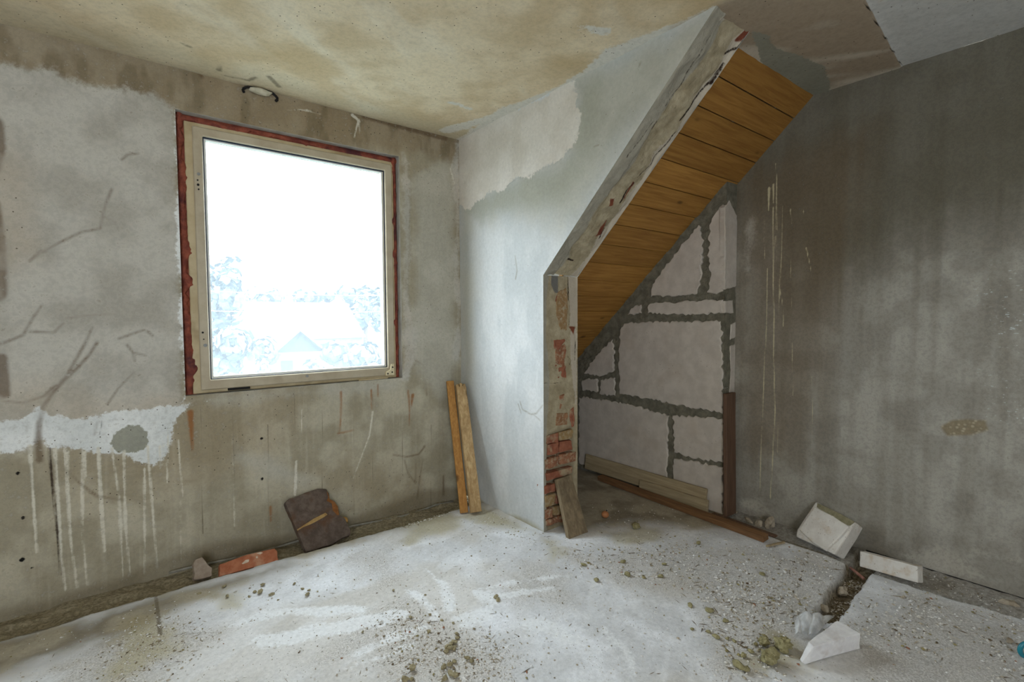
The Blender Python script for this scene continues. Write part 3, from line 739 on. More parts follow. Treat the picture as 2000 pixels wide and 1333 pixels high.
attr(wall_r, 'drip', sdf_many([sdf_line(Q, zR(L), a, b) for L, a, b in [
    ([(252, 50), (258, 130), (258, 400)], .002, .004), ([(240, 280), (240, 620), (244, 900), (242, 1050), (250, 1333), (240, 1560), (225, 1800)], .004, .0035), ([(210, 600), (206, 900), (196, 1050), (186, 1333), (170, 1760)], .003, .003),
    ([(195, 350), (192, 460), (197, 550)], .003, .002), ([(290, 270), (285, 500), (275, 700), (290, 790), (292, 900)], .0018, .003), ([(270, 560), (272, 1000)], .002, .0015), ([(330, 290), (336, 370)], .004, .001), ([(330, 550), (336, 800)], .0018, .001),
    ([(412, 490), (425, 550), (440, 625)], .004, .002), ([(394, 290), (405, 325)], .003, .002), ([(338, 980), (342, 1260)], .002, .002), ([(442, 1160), (446, 1400), (440, 1700)], .002, .0015), ([(255, 430), (256, 560)], .003, .002), ([(218, 180), (216, 300)], .008, .003), ([(240, 160), (242, 260)], .006, .003), ([(268, 1400), (264, 1560)], .002, .002)]]))
attr(wall_r, 'pale', sdf_many([sdf_line(Q, zR([(120, 350), (115, 480), (108, 620)]), .014, .004), sdf_line(Q, zR([(100, 400), (95, 520)]), .006, .003), sdf_poly(Q, pxR([(1760, 1085), (1830, 1068), (1880, 1092), (1920, 1130), (1860, 1130), (1790, 1105)])),
    sdf_line(Q, pxR([(1905, 1078), (1955, 1090)]), .012, .012), sdf_line(Q, pxR([(1962, 1090), (1990, 1098)]), .008, .008), sdf_poly(Q, pxR([(1448, 980), (1490, 970), (1500, 1000), (1450, 992)]))]))
attr(wall_r, 'flecks', sdf_many([sdf_poly(Q, pxR([(1900, 540), (2050, 520), (2050, 700), (1930, 680)])), sdf_poly(Q, pxR([(1920, 740), (2050, 720), (2050, 860), (1930, 830)]))])-.02)
attr(wall_r, 'peb', sdf_poly(Q, pxR([(1838, 835), (1860, 822), (1890, 818), (1925, 822), (1932, 840), (1900, 848), (1850, 852)])))
attr(wall_r, 'foot', .03-Q[:, 1]+.03*np.sin(Q[:, 0]*8))

M_mortar = simple_mat('grey_green_mortar', lin(104, 100, 86), lin(134, 129, 113), 22, .95, .9, .010)
M_block = NM('aerated_concrete_block', .95, .15)
k = M_block; n1 = k.noise(12, 6, .65); n2 = k.noise(90, 4, .7)
cc = k.mix(k.remap(n1, .3, .7), lin(184, 175, 165), lin(203, 194, 184)); cc = k.mix(k.mul(k.remap(k.noise(4, 5, .6), .5, .72), .5), cc, lin(178, 164, 148))
vo = k.voro(38); cc = k.mix(k.mul(k.remap(vo, .06, .1, 1, 0), k.remap(k.noise(6, 2), .5, .6)), cc, lin(110, 98, 84))
k.color(cc); k.bump(k.math('MULTIPLY_ADD', n2, .5, n1), .5, .004); M_block = k.m
SK = -.927; SY, SZ = 1.194, 2.505          # underside of the planks: z = SZ + SK*(y-SY)
kz = lambda y: SZ+SK*(y-SY)
BY0 = 1.633
prof = [(BY0, -.06), (YW+.02, -.06), (YW+.02, kz(YW)+.02), (BY0, kz(BY0)+.02)]
def fn_blk(U, V):
    z1 = kz(U)+.02; z = -.06+(z1+.06)*V
    P = np.stack([np.full_like(U, XK), U, z], 1)
    P[:, 0] -= .014*fbm(P, 16, 4, 71)+.004*fbm(P, 60, 2, 72); return P
wall_b, PB, _, _ = grid('wall_block', fn_blk, breaks(BY0, YW, .011), np.linspace(0, 1, 190), M_mortar, flip=True)
struct(wall_b)
def fn_be(U, V):
    P = np.stack([U, np.full_like(U, BY0), -.06+(kz(BY0)+.08)*V], 1)
    inn = sstep(U, XK, XK+.01); P[:, 1] += inn*.008*fbm(P, 14, 4, 73); return P
grid('end_face', fn_be, np.linspace(XK, XR, 16), np.linspace(0, 1, 180), M_mortar, parent=wall_b)
def ragged(pts, step, amp, seed):
    out = []; rnd = random.Random(seed)
    for i in range(len(pts)):
        a = np.array(pts[i], float); b = np.array(pts[(i+1) % len(pts)], float); n = max(1, int(np.linalg.norm(b-a)/step))
        d = (b-a)/max(np.linalg.norm(b-a), 1e-9); nn = np.array([-d[1], d[0]])
        for t in range(n): out.append(a+(b-a)*t/n+nn*rnd.uniform(-amp, amp))
    return out
def block_px(L, seed, ax='x', val=XK, proud=.011, depth=.05, mat=M_block, step=.017, amp=.009):
    pts = [at(u, v, ax, val) for u, v in L]
    two = [(p[1], p[2]) if ax == 'x' else (p[0], p[2]) for p in pts]
    two = ragged(two, step, amp, seed); n = len(two)
    ar = sum(two[i][0]*two[(i+1) % n][1]-two[(i+1) % n][0]*two[i][1] for i in range(n))
    cen = np.mean(two, 0); V = []
    for q in (0, 1, 2):
        for p in two:
            p2 = np.array(p); d = cen-p2; d = d/np.linalg.norm(d)
            if q == 0: p2 = p2+d*.006
            off = (-proud, -proud+.005, depth)[q]
            V.append((val+off, p2[0], p2[1]) if ax == 'x' else (p2[0], val+off, p2[1]))
    Fc = [tuple(range(n)), tuple(range(2*n, 3*n))[::-1]]+[(q*n+i, q*n+(i+1) % n, (q+1)*n+(i+1) % n, (q+1)*n+i) for q in (0, 1) for i in range(n)]
    o = mesh_obj('block', V, Fc, mat, wall_b); bevelled(o.data, 0); return o
blocks = [[(1271, 580), (1276, 556), (1300, 520), (1340, 470), (1366, 440), (1373, 470), (1370, 545), (1362, 576)],
          [(1384, 572), (1390, 540), (1384, 500), (1388, 440), (1400, 415), (1412, 400), (1413, 570), (1400, 574)],
          [(1264, 612), (1270, 592), (1330, 590), (1412, 586), (1413, 612), (1340, 616)],
          [(1228, 616), (1234, 602), (1252, 596), (1254, 612)],
          [(1212, 770), (1209, 700), (1212, 645), (1224, 630), (1410, 628), (1412, 806), (1360, 798), (1290, 784)],
          [(1141, 730), (1160, 702), (1196, 664), (1201, 690), (1199, 728), (1172, 734)],
          [(1138, 742), (1168, 740), (1169, 766), (1137, 762)], [(1174, 744), (1200, 738), (1203, 774), (1173, 770)],
          [(1132, 778), (1140, 776), (1230, 790), (1306, 812), (1304, 890), (1303, 950), (1220, 930), (1132, 905)],
          [(1315, 812), (1413, 818), (1414, 902), (1370, 898), (1318, 884)], [(1317, 896), (1360, 902), (1414, 914), (1412, 1008), (1312, 975)]]
for i, L in enumerate(blocks): block_px(L, i)
# narrow end faces of the blocks, turned to the room
for i, L in enumerate([[(1415, 405), (1424, 392), (1438, 420), (1441, 470), (1440, 560), (1415, 566)], [(1415, 588), (1430, 586), (1432, 612), (1415, 612)], [(1427, 634), (1438, 626), (1436, 660), (1426, 664)], [(1426, 676), (1437, 672), (1434, 790), (1424, 800)],
                       [(1416, 822), (1428, 820), (1427, 900), (1416, 902)]]):
    block_px(L, 40+i, 'y', BY0, .004, .03, amp=.003)
knee = struct(box_obj('wall_knee', XB, XR, YW, YW+.1, -.06, H, M_mortar))

# ------------------------------------------------------------------ sloping plank ceiling
M_plank = wood_mat('honey_coloured_plank', lin(150, 104, 48), lin(184, 136, 68), 'x', 55, .6, rnd=.38, bump=.2)
slope = struct(empty('ceiling_slope', (XB, SY, SZ)))
dn = np.array([0, 1, SK]); dn = dn/np.linalg.norm(dn); up = np.array([0, -dn[2], dn[1]])
PWD = .148
pm = bpy.data.meshes.new('plank')
pm.from_pydata(box_verts(0, XR-XB+.02, 0, PWD-.0045, 0, .022), [], BOXF); pm.update(); pm.materials.append(M_plank); bevelled(pm, .002)
rot = Matrix(((1, 0, 0), (0, dn[1], up[1]), (0, dn[2], up[2]))).to_4x4()
for i in range(17):
    o = bpy.data.objects.new('plank', pm); COL.objects.link(o)
    p = np.array([XB-.01, SY, SZ])+dn*(i*PWD)+up*random.uniform(-.001, .002)
    o.matrix_basis = Matrix.Translation(tuple(p)) @ rot @ Matrix.Rotation(random.uniform(-.0015, .0015), 4, 'X')
    set_parent(o, slope)

# ================================================================== ceiling
def fn_c(U, V):
    P = np.stack([U, V, np.full_like(U, H)], 1); P[:, 2] += .008*fbm(P, 1.8, 4, 81)+.0015*fbm(P, 22, 2, 82)
    jn = V-(.721+(U-2.353)*.095)
    P[:, 2] += np.where((U > XP) & (jn < 0), .006, 0)
    return P
ceil, PC, UC, VC = grid('ceiling', fn_c, np.concatenate([breaks(LEFT_X, -.8, .15)[:-1], breaks(-.8, XR, .014)]), np.concatenate([breaks(REAR_Y, .2, .12)[:-1], breaks(.2, YW+.01, .014)]), mat_ceiling(), flip=True)
struct(ceil)
PCr = PC @ np.array(Matrix.Rotation(.6, 3, 'Z'))
bake(ceil, PC, big=(1.4, (1, 1, 1), 5), mid=(5, (1, 1, 1), 5))
bake(ceil, PCr, sm=(6, (.4, 1.3, 1), 5), wave=(3.2, (1.5, .5, 1), 3))
Q = np.stack([UC, VC], 1)
def pxC(L): return [at(u, v, 'z', H)[[0, 1]] for u, v in L]
attr(ceil, 'edge', np.maximum(VC-2.8, -.3))
attr(ceil, 'smear', np.maximum(np.where(VC > 1.1, UC-(XP-.05)-.035*np.sin(VC*7), -.3), sdf_many([sdf_line(Q, pxC([(870, 255), (950, 235), (1010, 205)]), .05, .02), sdf_line(Q, pxC([(880, 200), (920, 215)]), .012, .006), sdf_line(Q, pxC([(1140, 50), (1180, 60)]), .03, .02)])))
attr(ceil, 'brown', sdf_poly(Q, [(XP-.01, 1.30), (XP+.02, .2), (2.2, -3), (4, -3), (4, 1.3)]))
attr(ceil, 'panel', np.where(UC > XP, (.721+(UC-2.353)*.095)-VC, -.3))
attr(ceil, 'chip', sdf_poly(Q, pxC([(1470, 60), (1500, 68), (1515, 88), (1528, 98), (1560, 108), (1590, 122), (1610, 130), (1622, 160), (1620, 182), (1595, 200), (1500, 150)])))
attr(ceil, 'crack', sdf_many([sdf_line(Q, pxC([(1682, -20), (1690, 5), (1712, 45), (1735, 85), (1762, 132)]), .0035, .003)]))
attr(ceil, 'stain', sdf_many([sdf_line(Q, pxC(L), a, b) for L, a, b in [([(428, 138), (430, 128)], .012, .004), ([(440, 148), (485, 158), (500, 152)], .006, .01), ([(525, 150), (545, 170)], .012, .012), ([(600, 155), (616, 159)], .004, .003), ([(355, 85), (370, 92)], .006, .01)]]))
# mortar plug where a conduit comes out between ceiling and window wall
pl = at(515, 167, 'z', H-.01)
plug = lump('conduit_plug', (pl[0], YW-.02, H-.035), (.055, .022, .017), simple_mat('pale_plug_mortar', lin(178, 172, 150), lin(198, 192, 172), 30), 5, sub=3, amp=.2)
set_parent(plug, ceil)
rp = [(pl[0]+.085*math.cos(t), YW-.012+.004*math.sin(3*t), H-.03+.035*math.sin(t)) for t in np.linspace(-.5, math.pi+.3, 14)]
tube('conduit_ring', rp, .007, M_dark, ceil, 8)

# ================================================================== floor
def wedge(x): return 2.752+.02*np.sin(x*4.0)*.5
def floor_parts(U, V):
    P = np.stack([U, V, np.zeros_like(U)], 1)
    nz = .014*fbm(P, 9, 3, 91)+.006*fbm(P, 40, 2, 92)
    tw = np.where(U < XP, V-wedge(U)+nz, -.3)
    tr = np.where(V < 1.62, U-(2.882+.02*np.sin(V*7))+nz, -.3)
    ju = .828+(U-2.29)*.105; jl = .747+(U-2.39)*.09
    jt = np.minimum(ju-V, V-jl)+nz*.6
    jd = np.where(U > 1.7, jt, -.3)-.10*(1-sstep(U, 2.10, 2.32))
    return P, tw, tr, jd, nz
def fn_f(U, V):
    P, tw, tr, jd, nz = floor_parts(U, V)
    z = .004*fbm(P, 2.5, 3, 93)+.0035*fbm(P, 16, 3, 94)+.0015*fbm(P, 70, 2, 95)
    rub = .02*(fbm(P, 14, 4, 96)+.25)
    z = z-sstep(tw, -.004, .010)*(.042-rub*.8)
    z = z-sstep(tr, -.004, .008)*(.050-rub*.5-.042*np.clip((U-2.88)/.23, 0, 1))
    z = z-sstep(jd, -.003, .006)*(.068-rub*1.1)
    P[:, 2] = z; return P
floor, PF, UF, VF = grid('floor', fn_f, np.concatenate([breaks(LEFT_X, -.62, .12)[:-1], breaks(-.62, XR+.01, .0085)]), np.concatenate([breaks(REAR_Y, .2, .12)[:-1], breaks(.2, YW+.01, .0085)]), mat_floor())
struct(floor)
PFr = PF @ np.array(Matrix.Rotation(.5, 3, 'Z'))
bake(floor, PF, big=(1.5, (1, 1, 1), 5), mid=(8, (1, 1, 1), 5))
bake(floor, PFr+.05*np.stack([fbm(PF, 2, 3, 7), fbm(PF, 2, 3, 8), 0*UF], 1), sw=(9, (.3, 1.3, 1), 5))
_, tw, tr, jd, _ = floor_parts(UF, VF)
Q = np.stack([UF, VF], 1)
def pxF(L): return [at(u, v, 'z', 0)[[0, 1]] for u, v in L]
Q_f = np.stack([UF, VF], 1)
attr(floor, 'trench', tw); attr(floor, 'rtrench', tr); attr(floor, 'joint', np.maximum(jd, sdf_line(Q_f, [(2.89, .80), (2.91, 1.0), (2.90, 1.2), (2.93, 1.5)], .03, .015)))
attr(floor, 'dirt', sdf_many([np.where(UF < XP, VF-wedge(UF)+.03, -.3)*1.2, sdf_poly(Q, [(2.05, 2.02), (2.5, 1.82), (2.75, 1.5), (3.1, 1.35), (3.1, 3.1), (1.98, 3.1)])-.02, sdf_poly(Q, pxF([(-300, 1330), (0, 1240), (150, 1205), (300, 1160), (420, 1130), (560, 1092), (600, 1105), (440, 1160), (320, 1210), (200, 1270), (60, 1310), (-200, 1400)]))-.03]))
attr(floor, 'olive', sdf_many([sdf_poly(Q, pxF(L)) for L in ([(935, 985), (1000, 1010), (1062, 1045), (1090, 1060), (1080, 1095), (1040, 1040), (960, 1030), (900, 1010)], [(1060, 1060), (1100, 1070), (1088, 1105), (1070, 1095)], [(420, 1160), (470, 1150), (470, 1185), (430, 1190)], [(250, 1210), (330, 1195), (340, 1270), (240, 1330), (180, 1340)], [(1440, 1290), (1520, 1240), (1570, 1290), (1500, 1333)], [(780, 1010), (870, 995), (900, 1030), (800, 1060)], [(1180, 1040), (1290, 1030), (1300, 1060), (1200, 1065)])])-.01)
attr(floor, 'grit', sdf_many([sdf_poly(Q, pxF(L)) for L in ([(780, 1160), (850, 1200), (900, 1240), (1000, 1250), (1010, 1340), (760, 1340), (700, 1270), (620, 1300), (720, 1210)], [(1090, 1090), (1300, 1060), (1560, 1080), (1660, 1110), (1570, 1250), (1480, 1340), (1380, 1300), (1350, 1180), (1200, 1130)],
    [(1000, 1090), (1100, 1100), (1150, 1180), (1000, 1190)], [(1640, 1220), (1800, 1160), (2000, 1230), (2050, 1400), (1700, 1360)], [(150, 1260), (330, 1190), (420, 1230), (280, 1350), (100, 1350)], [(700, 1090), (780, 1060), (800, 1150), (720, 1160)])]))
attr(floor, 'smear', sdf_many([sdf_line(Q, pxF(L), a, b) for L, a, b in [([(790, 1150), (830, 1175), (850, 1210)], .012, .01), ([(830, 1110), (870, 1150), (880, 1190)], .010, .008), ([(940, 1160), (960, 1180), (955, 1200), (900, 1225)], .03, .01), ([(890, 1210), (950, 1195), (960, 1170)], .01, .01), ([(940, 1150), (1020, 1135), (1110, 1125)], .012, .008), ([(980, 1165), (1060, 1150), (1140, 1145)], .008, .005), ([(700, 1280), (760, 1250), (830, 1225)], .02, .01), ([(640, 1320), (720, 1290), (800, 1265)], .015, .01), ([(930, 1270), (990, 1265)], .012, .008), ([(1180, 1230), (1230, 1280), (1240, 1333)], .03, .02), ([(1050, 1220), (1120, 1250)], .03, .02), ([(470, 1215), (560, 1195), (700, 1190)], .03, .03), ([(520, 1250), (650, 1230), (780, 1200)], .04, .03)]]))
attr(floor, 'crack', sdf_many([sdf_line(Q, pxF(L), a, b) for L, a, b in [([(304, 1165), (308, 1195), (313, 1240)], .005, .008), ([(0, 1250), (70, 1235), (140, 1213), (215, 1182), (255, 1170)], .012, .01), ([(345, 1240), (380, 1238), (430, 1236)], .003, .002)]]))
# footing strip below the right wall, with the crack line above it
M_foot = simple_mat('grey_footing_concrete', lin(140, 136, 129), lin(164, 160, 153), 14, .92, .6, .006)
def fn_ft(U, V):
    P = np.stack([XR-.004-.05*V**1.5, U, -.014-.045*V], 1); e = sstep(V, 0, .2)
    P[:, 0] -= .006*fbm(P, 14, 4, 99); P[:, 2] -= .010*fbm(P*[0, 1, 0], 16, 3, 98); return P
ft, _, _, _ = grid('footing', fn_ft, breaks(.1, 1.62, .012), np.linspace(0, 1, 8), M_foot, parent=wall_r, flip=True)
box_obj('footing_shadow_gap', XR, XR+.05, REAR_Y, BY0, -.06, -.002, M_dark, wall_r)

# ------------------------------------------------------------------ walls behind the camera
M_rear = simple_mat('pale_rear_plaster', lin(190, 186, 176), lin(206, 203, 195), 6)
rv = [box_verts(LEFT_X, RW[0], REAR_Y-.1, REAR_Y, -.06, H), box_verts(RW[1], XR, REAR_Y-.1, REAR_Y, -.06, H), box_verts(RW[0], RW[1], REAR_Y-.1, REAR_Y, -.06, RW[2]), box_verts(RW[0], RW[1], REAR_Y-.1, REAR_Y, RW[3], H)]
struct(mesh_obj('wall_rear', [v for b in rv for v in b], [tuple(i+8*k for i in f) for k in range(4) for f in BOXF], M_rear))
struct(box_obj('wall_left', LEFT_X-.1, LEFT_X, REAR_Y-.1, YW+.02, -.06, H, M_rear))

# ================================================================== things lying about
def slab_px(name, L, p0, n, thick, mat, parent=None, bev=.004, cuts=1, amp=.004, scale=30, seed=0):
    """outline from pixels laid on the thing's own front plane (p0, normal n), given real thickness"""
    n = np.array(n, float); n = n/np.linalg.norm(n)
    A = [on_plane(u, v, p0, n) for u, v in L]; B = [a-n*thick for a in A]; k = len(A)
    o = mesh_obj(name, A+B, [tuple(range(k)), tuple(range(2*k-1, k-1, -1))]+[(i, k+i, k+(i+1) % k, (i+1) % k) for i in range(k)], mat, parent)
    if cuts: roughen(o, cuts, amp, scale, seed, bev)
    else: bevelled(o.data, bev)
    return o
def zz(L, s, ox, oy): return [(ox+x/s, oy+y/s) for x, y in L]

# --- two boards in the corner
M_w1 = wood_mat('orange_brown_timber', lin(150, 104, 52), lin(184, 136, 74), 'z', 70, rnd=0)
M_w2 = wood_mat('pale_weathered_timber', lin(158, 126, 84), lin(200, 172, 128), 'z', 60, grime=lin(138, 112, 76), rnd=0)
t = at(879, 745, 'y', YW-.03)
b1 = board('timber_lath', (1.712, 2.668, .004), (t[0], YW-.028, t[2]), (1, -.45, 0), .052, .022, M_w1)
tag(b1, 'narrow orange-brown lath leaning upright in the corner, left of the pale beam', 'lath')
b2 = empty('timber_beam', (1.76, 2.615, 0))
tag(b2, 'thick pale weathered beam with split top leaning in the corner beside an orange lath', 'beam')
ob = board('shaft', (1.765, 2.612, .012), (1.862, 2.93, .775), (1, -.35, 0), .068, .045, M_w2, b2, .002); roughen(ob, 3, .004, 30, 4)
pm_ = at(917, 888, 'y', 2.745)
board('metal_plate', (pm_[0], pm_[1], pm_[2]-.022), (pm_[0]+.006, pm_[1]+.018, pm_[2]+.022), (1, -.35, 0), .03, .006, M_metal, b2, .001)
for i, dx in enumerate((-.022, .001, .021)):
    board('split_end', (1.862+dx, 2.93-dx*.35, .768), (1.864+dx*1.05, 2.94-dx*.35, .792+.008*(i % 2)), (1, -.35, 0), .019, .04, M_w2, b2, .003)

# --- dark slab leaning on the window wall
zs = lambda L: zz(L, 8.33, 530, 930)
M_slab = simple_mat('dark_grey_brown_slab', lin(84, 72, 64), lin(112, 98, 88), 26, .85, .7, .006, c2=lin(96, 70, 52))
ds = empty('stone_slab', (.9, 2.8, 0)); tag(ds, 'dark grey-brown slab with a tan stripe leaning on the wall under the window', 'slab')
p0 = at(597, 1077, 'z', -.012); nn = (.10, -.80, .56)
slab_px('body', zs([(222, 440), (280, 385), (480, 310), (620, 250), (750, 212), (890, 225), (935, 290), (950, 375), (1030, 425), (1085, 500), (1110, 640), (1200, 690), (1240, 770), (1295, 880), (1285, 965), (1150, 1010), (1000, 1110), (830, 1160), (700, 1210), (565, 1240), (520, 1130), (400, 850), (300, 610)]), p0, nn, .035, M_slab, ds, .003, 1, .006, 35, 3)
n_ = np.array(nn)/np.linalg.norm(nn)
slab_px('stripe', zs([(415, 875), (500, 820), (700, 690), (880, 600), (915, 630), (860, 670), (660, 780), (520, 835), (430, 890)]), p0+n_*.0045, nn, .004, simple_mat('tan_stripe', lin(150, 118, 72), lin(176, 146, 96), 40), ds, .001, 0)
slab_px('rusty_edge', zs([(900, 250), (930, 290), (948, 375), (1030, 425), (1083, 500), (1105, 640), (1075, 640), (1000, 560), (985, 450), (900, 400), (930, 350)]), p0+n_*.0035, nn, .005, simple_mat('rusty_mortar', lin(120, 76, 40), lin(146, 98, 56), 40, .95, .9), ds, .001, 0)
lump('mortar_lump', on_plane(676, 1017, p0, nn)-n_*.03-[0, 0, .02], (.022, .018, .024), simple_mat('ochre_mortar', lin(150, 110, 52), lin(176, 138, 78), 40, .95, .8), 9, ds, 2, .4)

# --- brick and concrete chunk in the gap at the foot of the window wall
zk = lambda L: zz(L, 7.143, 340, 1050)
M_lb = simple_mat('bright_orange_brick', lin(156, 92, 64), lin(176, 114, 84), 34, .95, .8, .006, c2=lin(186, 142, 114))
br = empty('brick', (.48, 2.8, 0)); tag(br, 'orange-red brick lying in the gap below the window wall beside a grey chunk', 'brick')
p0 = at(430, 1127, 'z', .002); nn = (.02, -.78, .62)
slab_px('body', zk([(630, 375), (700, 350), (1040, 235), (1400, 155), (1440, 200), (1455, 320), (1300, 370), (900, 470), (680, 540), (625, 550), (635, 460)]), p0, nn, .045, M_lb, br, .004, 1, .005, 40, 5)
n_ = np.array(nn)/np.linalg.norm(nn)
for i, L in enumerate([[(945, 365), (1000, 315), (1050, 310), (1040, 345), (960, 375)], [(1140, 270), (1165, 260), (1170, 290), (1145, 295)], [(1150, 225), (1200, 205), (1240, 215), (1200, 240)]]):
    slab_px('mortar_spot', zk(L), p0+n_*.003, nn, .004, simple_mat('grey_mortar_spot%d' % i, lin(190, 170, 150), lin(206, 190, 172), 40), br, .0005, 0)
M_chunk = simple_mat('warm_grey_concrete', lin(142, 126, 112), lin(164, 150, 136), 30, .95, .6, .004)
ck = slab_px('concrete_chunk', zk([(300, 305), (390, 275), (440, 330), (470, 385), (530, 425), (535, 540), (400, 578), (290, 600), (265, 582), (285, 500), (275, 460), (265, 370)]), at(380, 1133, 'z', -.004), (.05, -.85, .5), .05, M_chunk, None, .005, 1, .006, 30, 8)
tag(ck, 'angular grey concrete chunk standing at the wall foot left of the orange brick', 'rubble')

# --- board leaning on the broken brick edge
M_w3 = wood_mat('grey_weathered_board', lin(116, 100, 78), lin(148, 132, 106), 'z', 60, grime=lin(96, 84, 66), rnd=0)
bl = at(1112, 1054, 'z', 0.002); brr = at(1149, 1040, 'z', 0.002); tl = at(1088, 937, 'y', YE-.045); tr_ = at(1116, 927, 'y', YE-.045)
nb = np.cross(brr-bl, tl-bl); nb = nb/np.linalg.norm(nb); nb = nb if nb[1] > 0 else -nb
A = [bl, tl, brr, tr_]; hb = hexa('board_offcut', [A[0], A[0]+nb*.028, A[1], A[1]+nb*.028, A[2], A[2]+nb*.028, A[3], A[3]+nb*.028], M_w3, None, .002)
# box_verts order is x,y,z nested: remap corners
hb.data.clear_geometry(); hb.data.from_pydata([tuple(map(float, v)) for v in (A[0], A[1], A[0]+nb*.028, A[1]+nb*.028, A[2], A[3], A[2]+nb*.028, A[3]+nb*.028)], [], BOXF); bevelled(hb.data, .002); roughen(hb, 4, .0025, 40, 2)
tag(hb, 'short grey weathered board propped against the exposed brick end of the partition', 'board')

# --- timber along the foot of the block wall
M_w4 = wood_mat('pale_pine_board', lin(146, 130, 102), lin(180, 163, 132), 'y', 60, rnd=0)
M_w5 = wood_mat('red_brown_batten', lin(108, 78, 52), lin(140, 104, 70), 'y', 70, rnd=0)
M_w6 = wood_mat('dark_brown_upright', lin(88, 66, 52), lin(114, 88, 70), 'z', 70, rnd=0)
bb = board('pine_board', (2.958, 1.716, .082), (2.962, 2.78, .085), (.12, 0, 1), .118, .022, M_w4); roughen(bb, 3, .002, 30, 1)
tag(bb, 'long pale pine board on edge along the foot of the block wall', 'board')
bb = board('pine_offcut', (2.928, 1.687, .041), (2.93, 2.22, .040), (.12, 0, 1), .082, .022, M_w4); roughen(bb, 3, .002, 30, 2)
tag(bb, 'short pale board offcut standing in front of the long pine board', 'board')
ba = board('floor_batten', (2.795, 1.262, .022), (2.885, 2.56, .022), (1, 0, .12), .055, .034, M_w5); roughen(ba, 4, .002, 30, 3)
tag(ba, 'long orange-brown batten lying on the alcove floor before the block wall', 'batten')
a = at(1518, 1049, 'z', .008); b_ = at(1395, 1003, 'z', .008)
la = board('thin_lath', (a[0]-.01, a[1], .012), (b_[0]-.02, b_[1], .012), (1, 0, 0), .03, .012, M_w6); tag(la, 'thin dark lath lying behind the orange-brown batten near the rubble stones', 'lath')
up_ = board('upright_board', (3.013, 1.588, -.002), (3.02, 1.606, .775), (1, 0, 0), .115, .024, M_w6); roughen(up_, 4, .003, 25, 6)
tag(up_, 'dark reddish-brown board standing upright at the end of the block wall', 'board')
a = at(1497, 1068, 'z', .008); b_ = at(1532, 1060, 'z', .008)
tag(board('wood_chip', (a[0], a[1], .009), (b_[0], b_[1], .009), (0, 1, 0), .014, .010, M_w4, None, .002), 'small pale wood stick on the floor at the end of the orange-brown batten', 'stick')
a = at(1488, 1058, 'z', .0)
tag(lump('clay_clod', (a[0]+.03, a[1]+.03, 0), (.028, .022, .018), simple_mat('brown_clod', lin(96, 74, 48), lin(124, 100, 68), 40, .95, .9), 21, None, 2, .45), 'brown earthy clod lying at the near end of the orange-brown batten', 'clod')

# --- aerated concrete pieces by the right wall
M_aac = NM('dirty_white_block', .95, .15); k = M_aac
n1 = k.noise(14, 5, .65); n2 = k.noise(90, 3, .7)
cc = k.mix(k.remap(n1, .3, .7), lin(208, 202, 194), lin(226, 222, 216)); cc = k.mix(k.mul(k.remap(k.noise(9, 4, .6), .52, .66), .6), cc, lin(188, 164, 132))
cc = k.mix(k.remap(k.voro(55), .09, .14, .7, 0), cc, lin(140, 126, 108)); k.color(cc); k.bump(k.math('MULTIPLY_ADD', n2, .5, n1), .5, .004); M_aac = k.m
zq = lambda L: zz(L, 6.667, 1520, 960)
C_ = at(1630, 1084, 'z', .004); D_ = at(1553, 1049, 'z', .004)
lean = np.array([.105, 0, .17]); nq = np.cross(D_-C_, lean); nq = nq/np.linalg.norm(nq); nq = -nq if nq[0] > 0 else nq
blk = empty('aerated_block', (2.97, 1.07, 0)); tag(blk, 'large dirty white aerated block leaning tilted against the right wall', 'block')
slab_px('body', zq([(487, 135), (1000, 405), (735, 828), (225, 592), (248, 490)]), C_, nq, .085, M_aac, blk, .008, 2, .004, 30, 12)
slab_px('broken_face', zq([(470, 195), (700, 320), (925, 460), (800, 600), (615, 780), (430, 660), (268, 500)]), C_+nq*.012, nq, .02, M_aac, blk, .006, 1, .005, 30, 13)
slab_px('mortar_crust', zq([(505, 150), (750, 265), (985, 395), (925, 445), (860, 430), (700, 330), (560, 255), (500, 205)]), C_+nq*.006, nq, .012, simple_mat('olive_mortar_crust', lin(132, 126, 98), lin(158, 150, 122), 40, .95, .9, .006), blk, .002, 1, .004, 40, 14)
sb = hexa('block_strip', [(2.954, .862, -.03), (2.971, .868, .043), (3.002, .852, -.04), (3.018, .858, .033), (2.911, .615, .001), (2.927, .621, .073), (2.959, .605, -.01), (2.975, .611, .063)], M_aac); roughen(sb, 4, .003, 40, 15, .003)
tag(sb, 'narrow white block strip lying in the gap along the right wall', 'block')
zw = lambda x, y, z: at(1440+x/6.25, 1160+y/6.25, 'z', z)
hT = .072
pts = [zw(1215, 330, hT), zw(1345, 390, hT), zw(1500, 488, hT), zw(920, 655, hT), zw(870, 585, hT), zw(1085, 425, hT), zw(1498, 672, .002), zw(835, 866, .002), zw(785, 845, .012), zw(762, 805, .012)]
pts += [pts[0]*[1, 1, 0]+[0, 0, .002], pts[4]*[1, 1, 0]+[-.01, 0, .002], pts[1]*[1, 1, 0]+[0, 0, .002]]
bm = bmesh.new()
for p in pts: bm.verts.new(tuple(map(float, p)))
bmesh.ops.convex_hull(bm, input=list(bm.verts)); bmesh.ops.delete(bm, geom=[v for v in bm.verts if not v.link_faces], context='VERTS')
bmesh.ops.dissolve_limit(bm, angle_limit=.12, verts=list(bm.verts), edges=list(bm.edges))
me = bpy.data.meshes.new('broken_block'); bm.to_mesh(me); bm.free(); me.materials.append(simple_mat('clean_white_block', lin(222, 220, 222), lin(236, 235, 236), 30, .95, .5, .004, c2=lin(208, 202, 200)))
wb = link('broken_block', me); roughen(wb, 3, .0035, 45, 16, .003); tag(wb, 'clean white wedge of broken block in the foreground casting a shadow', 'block')

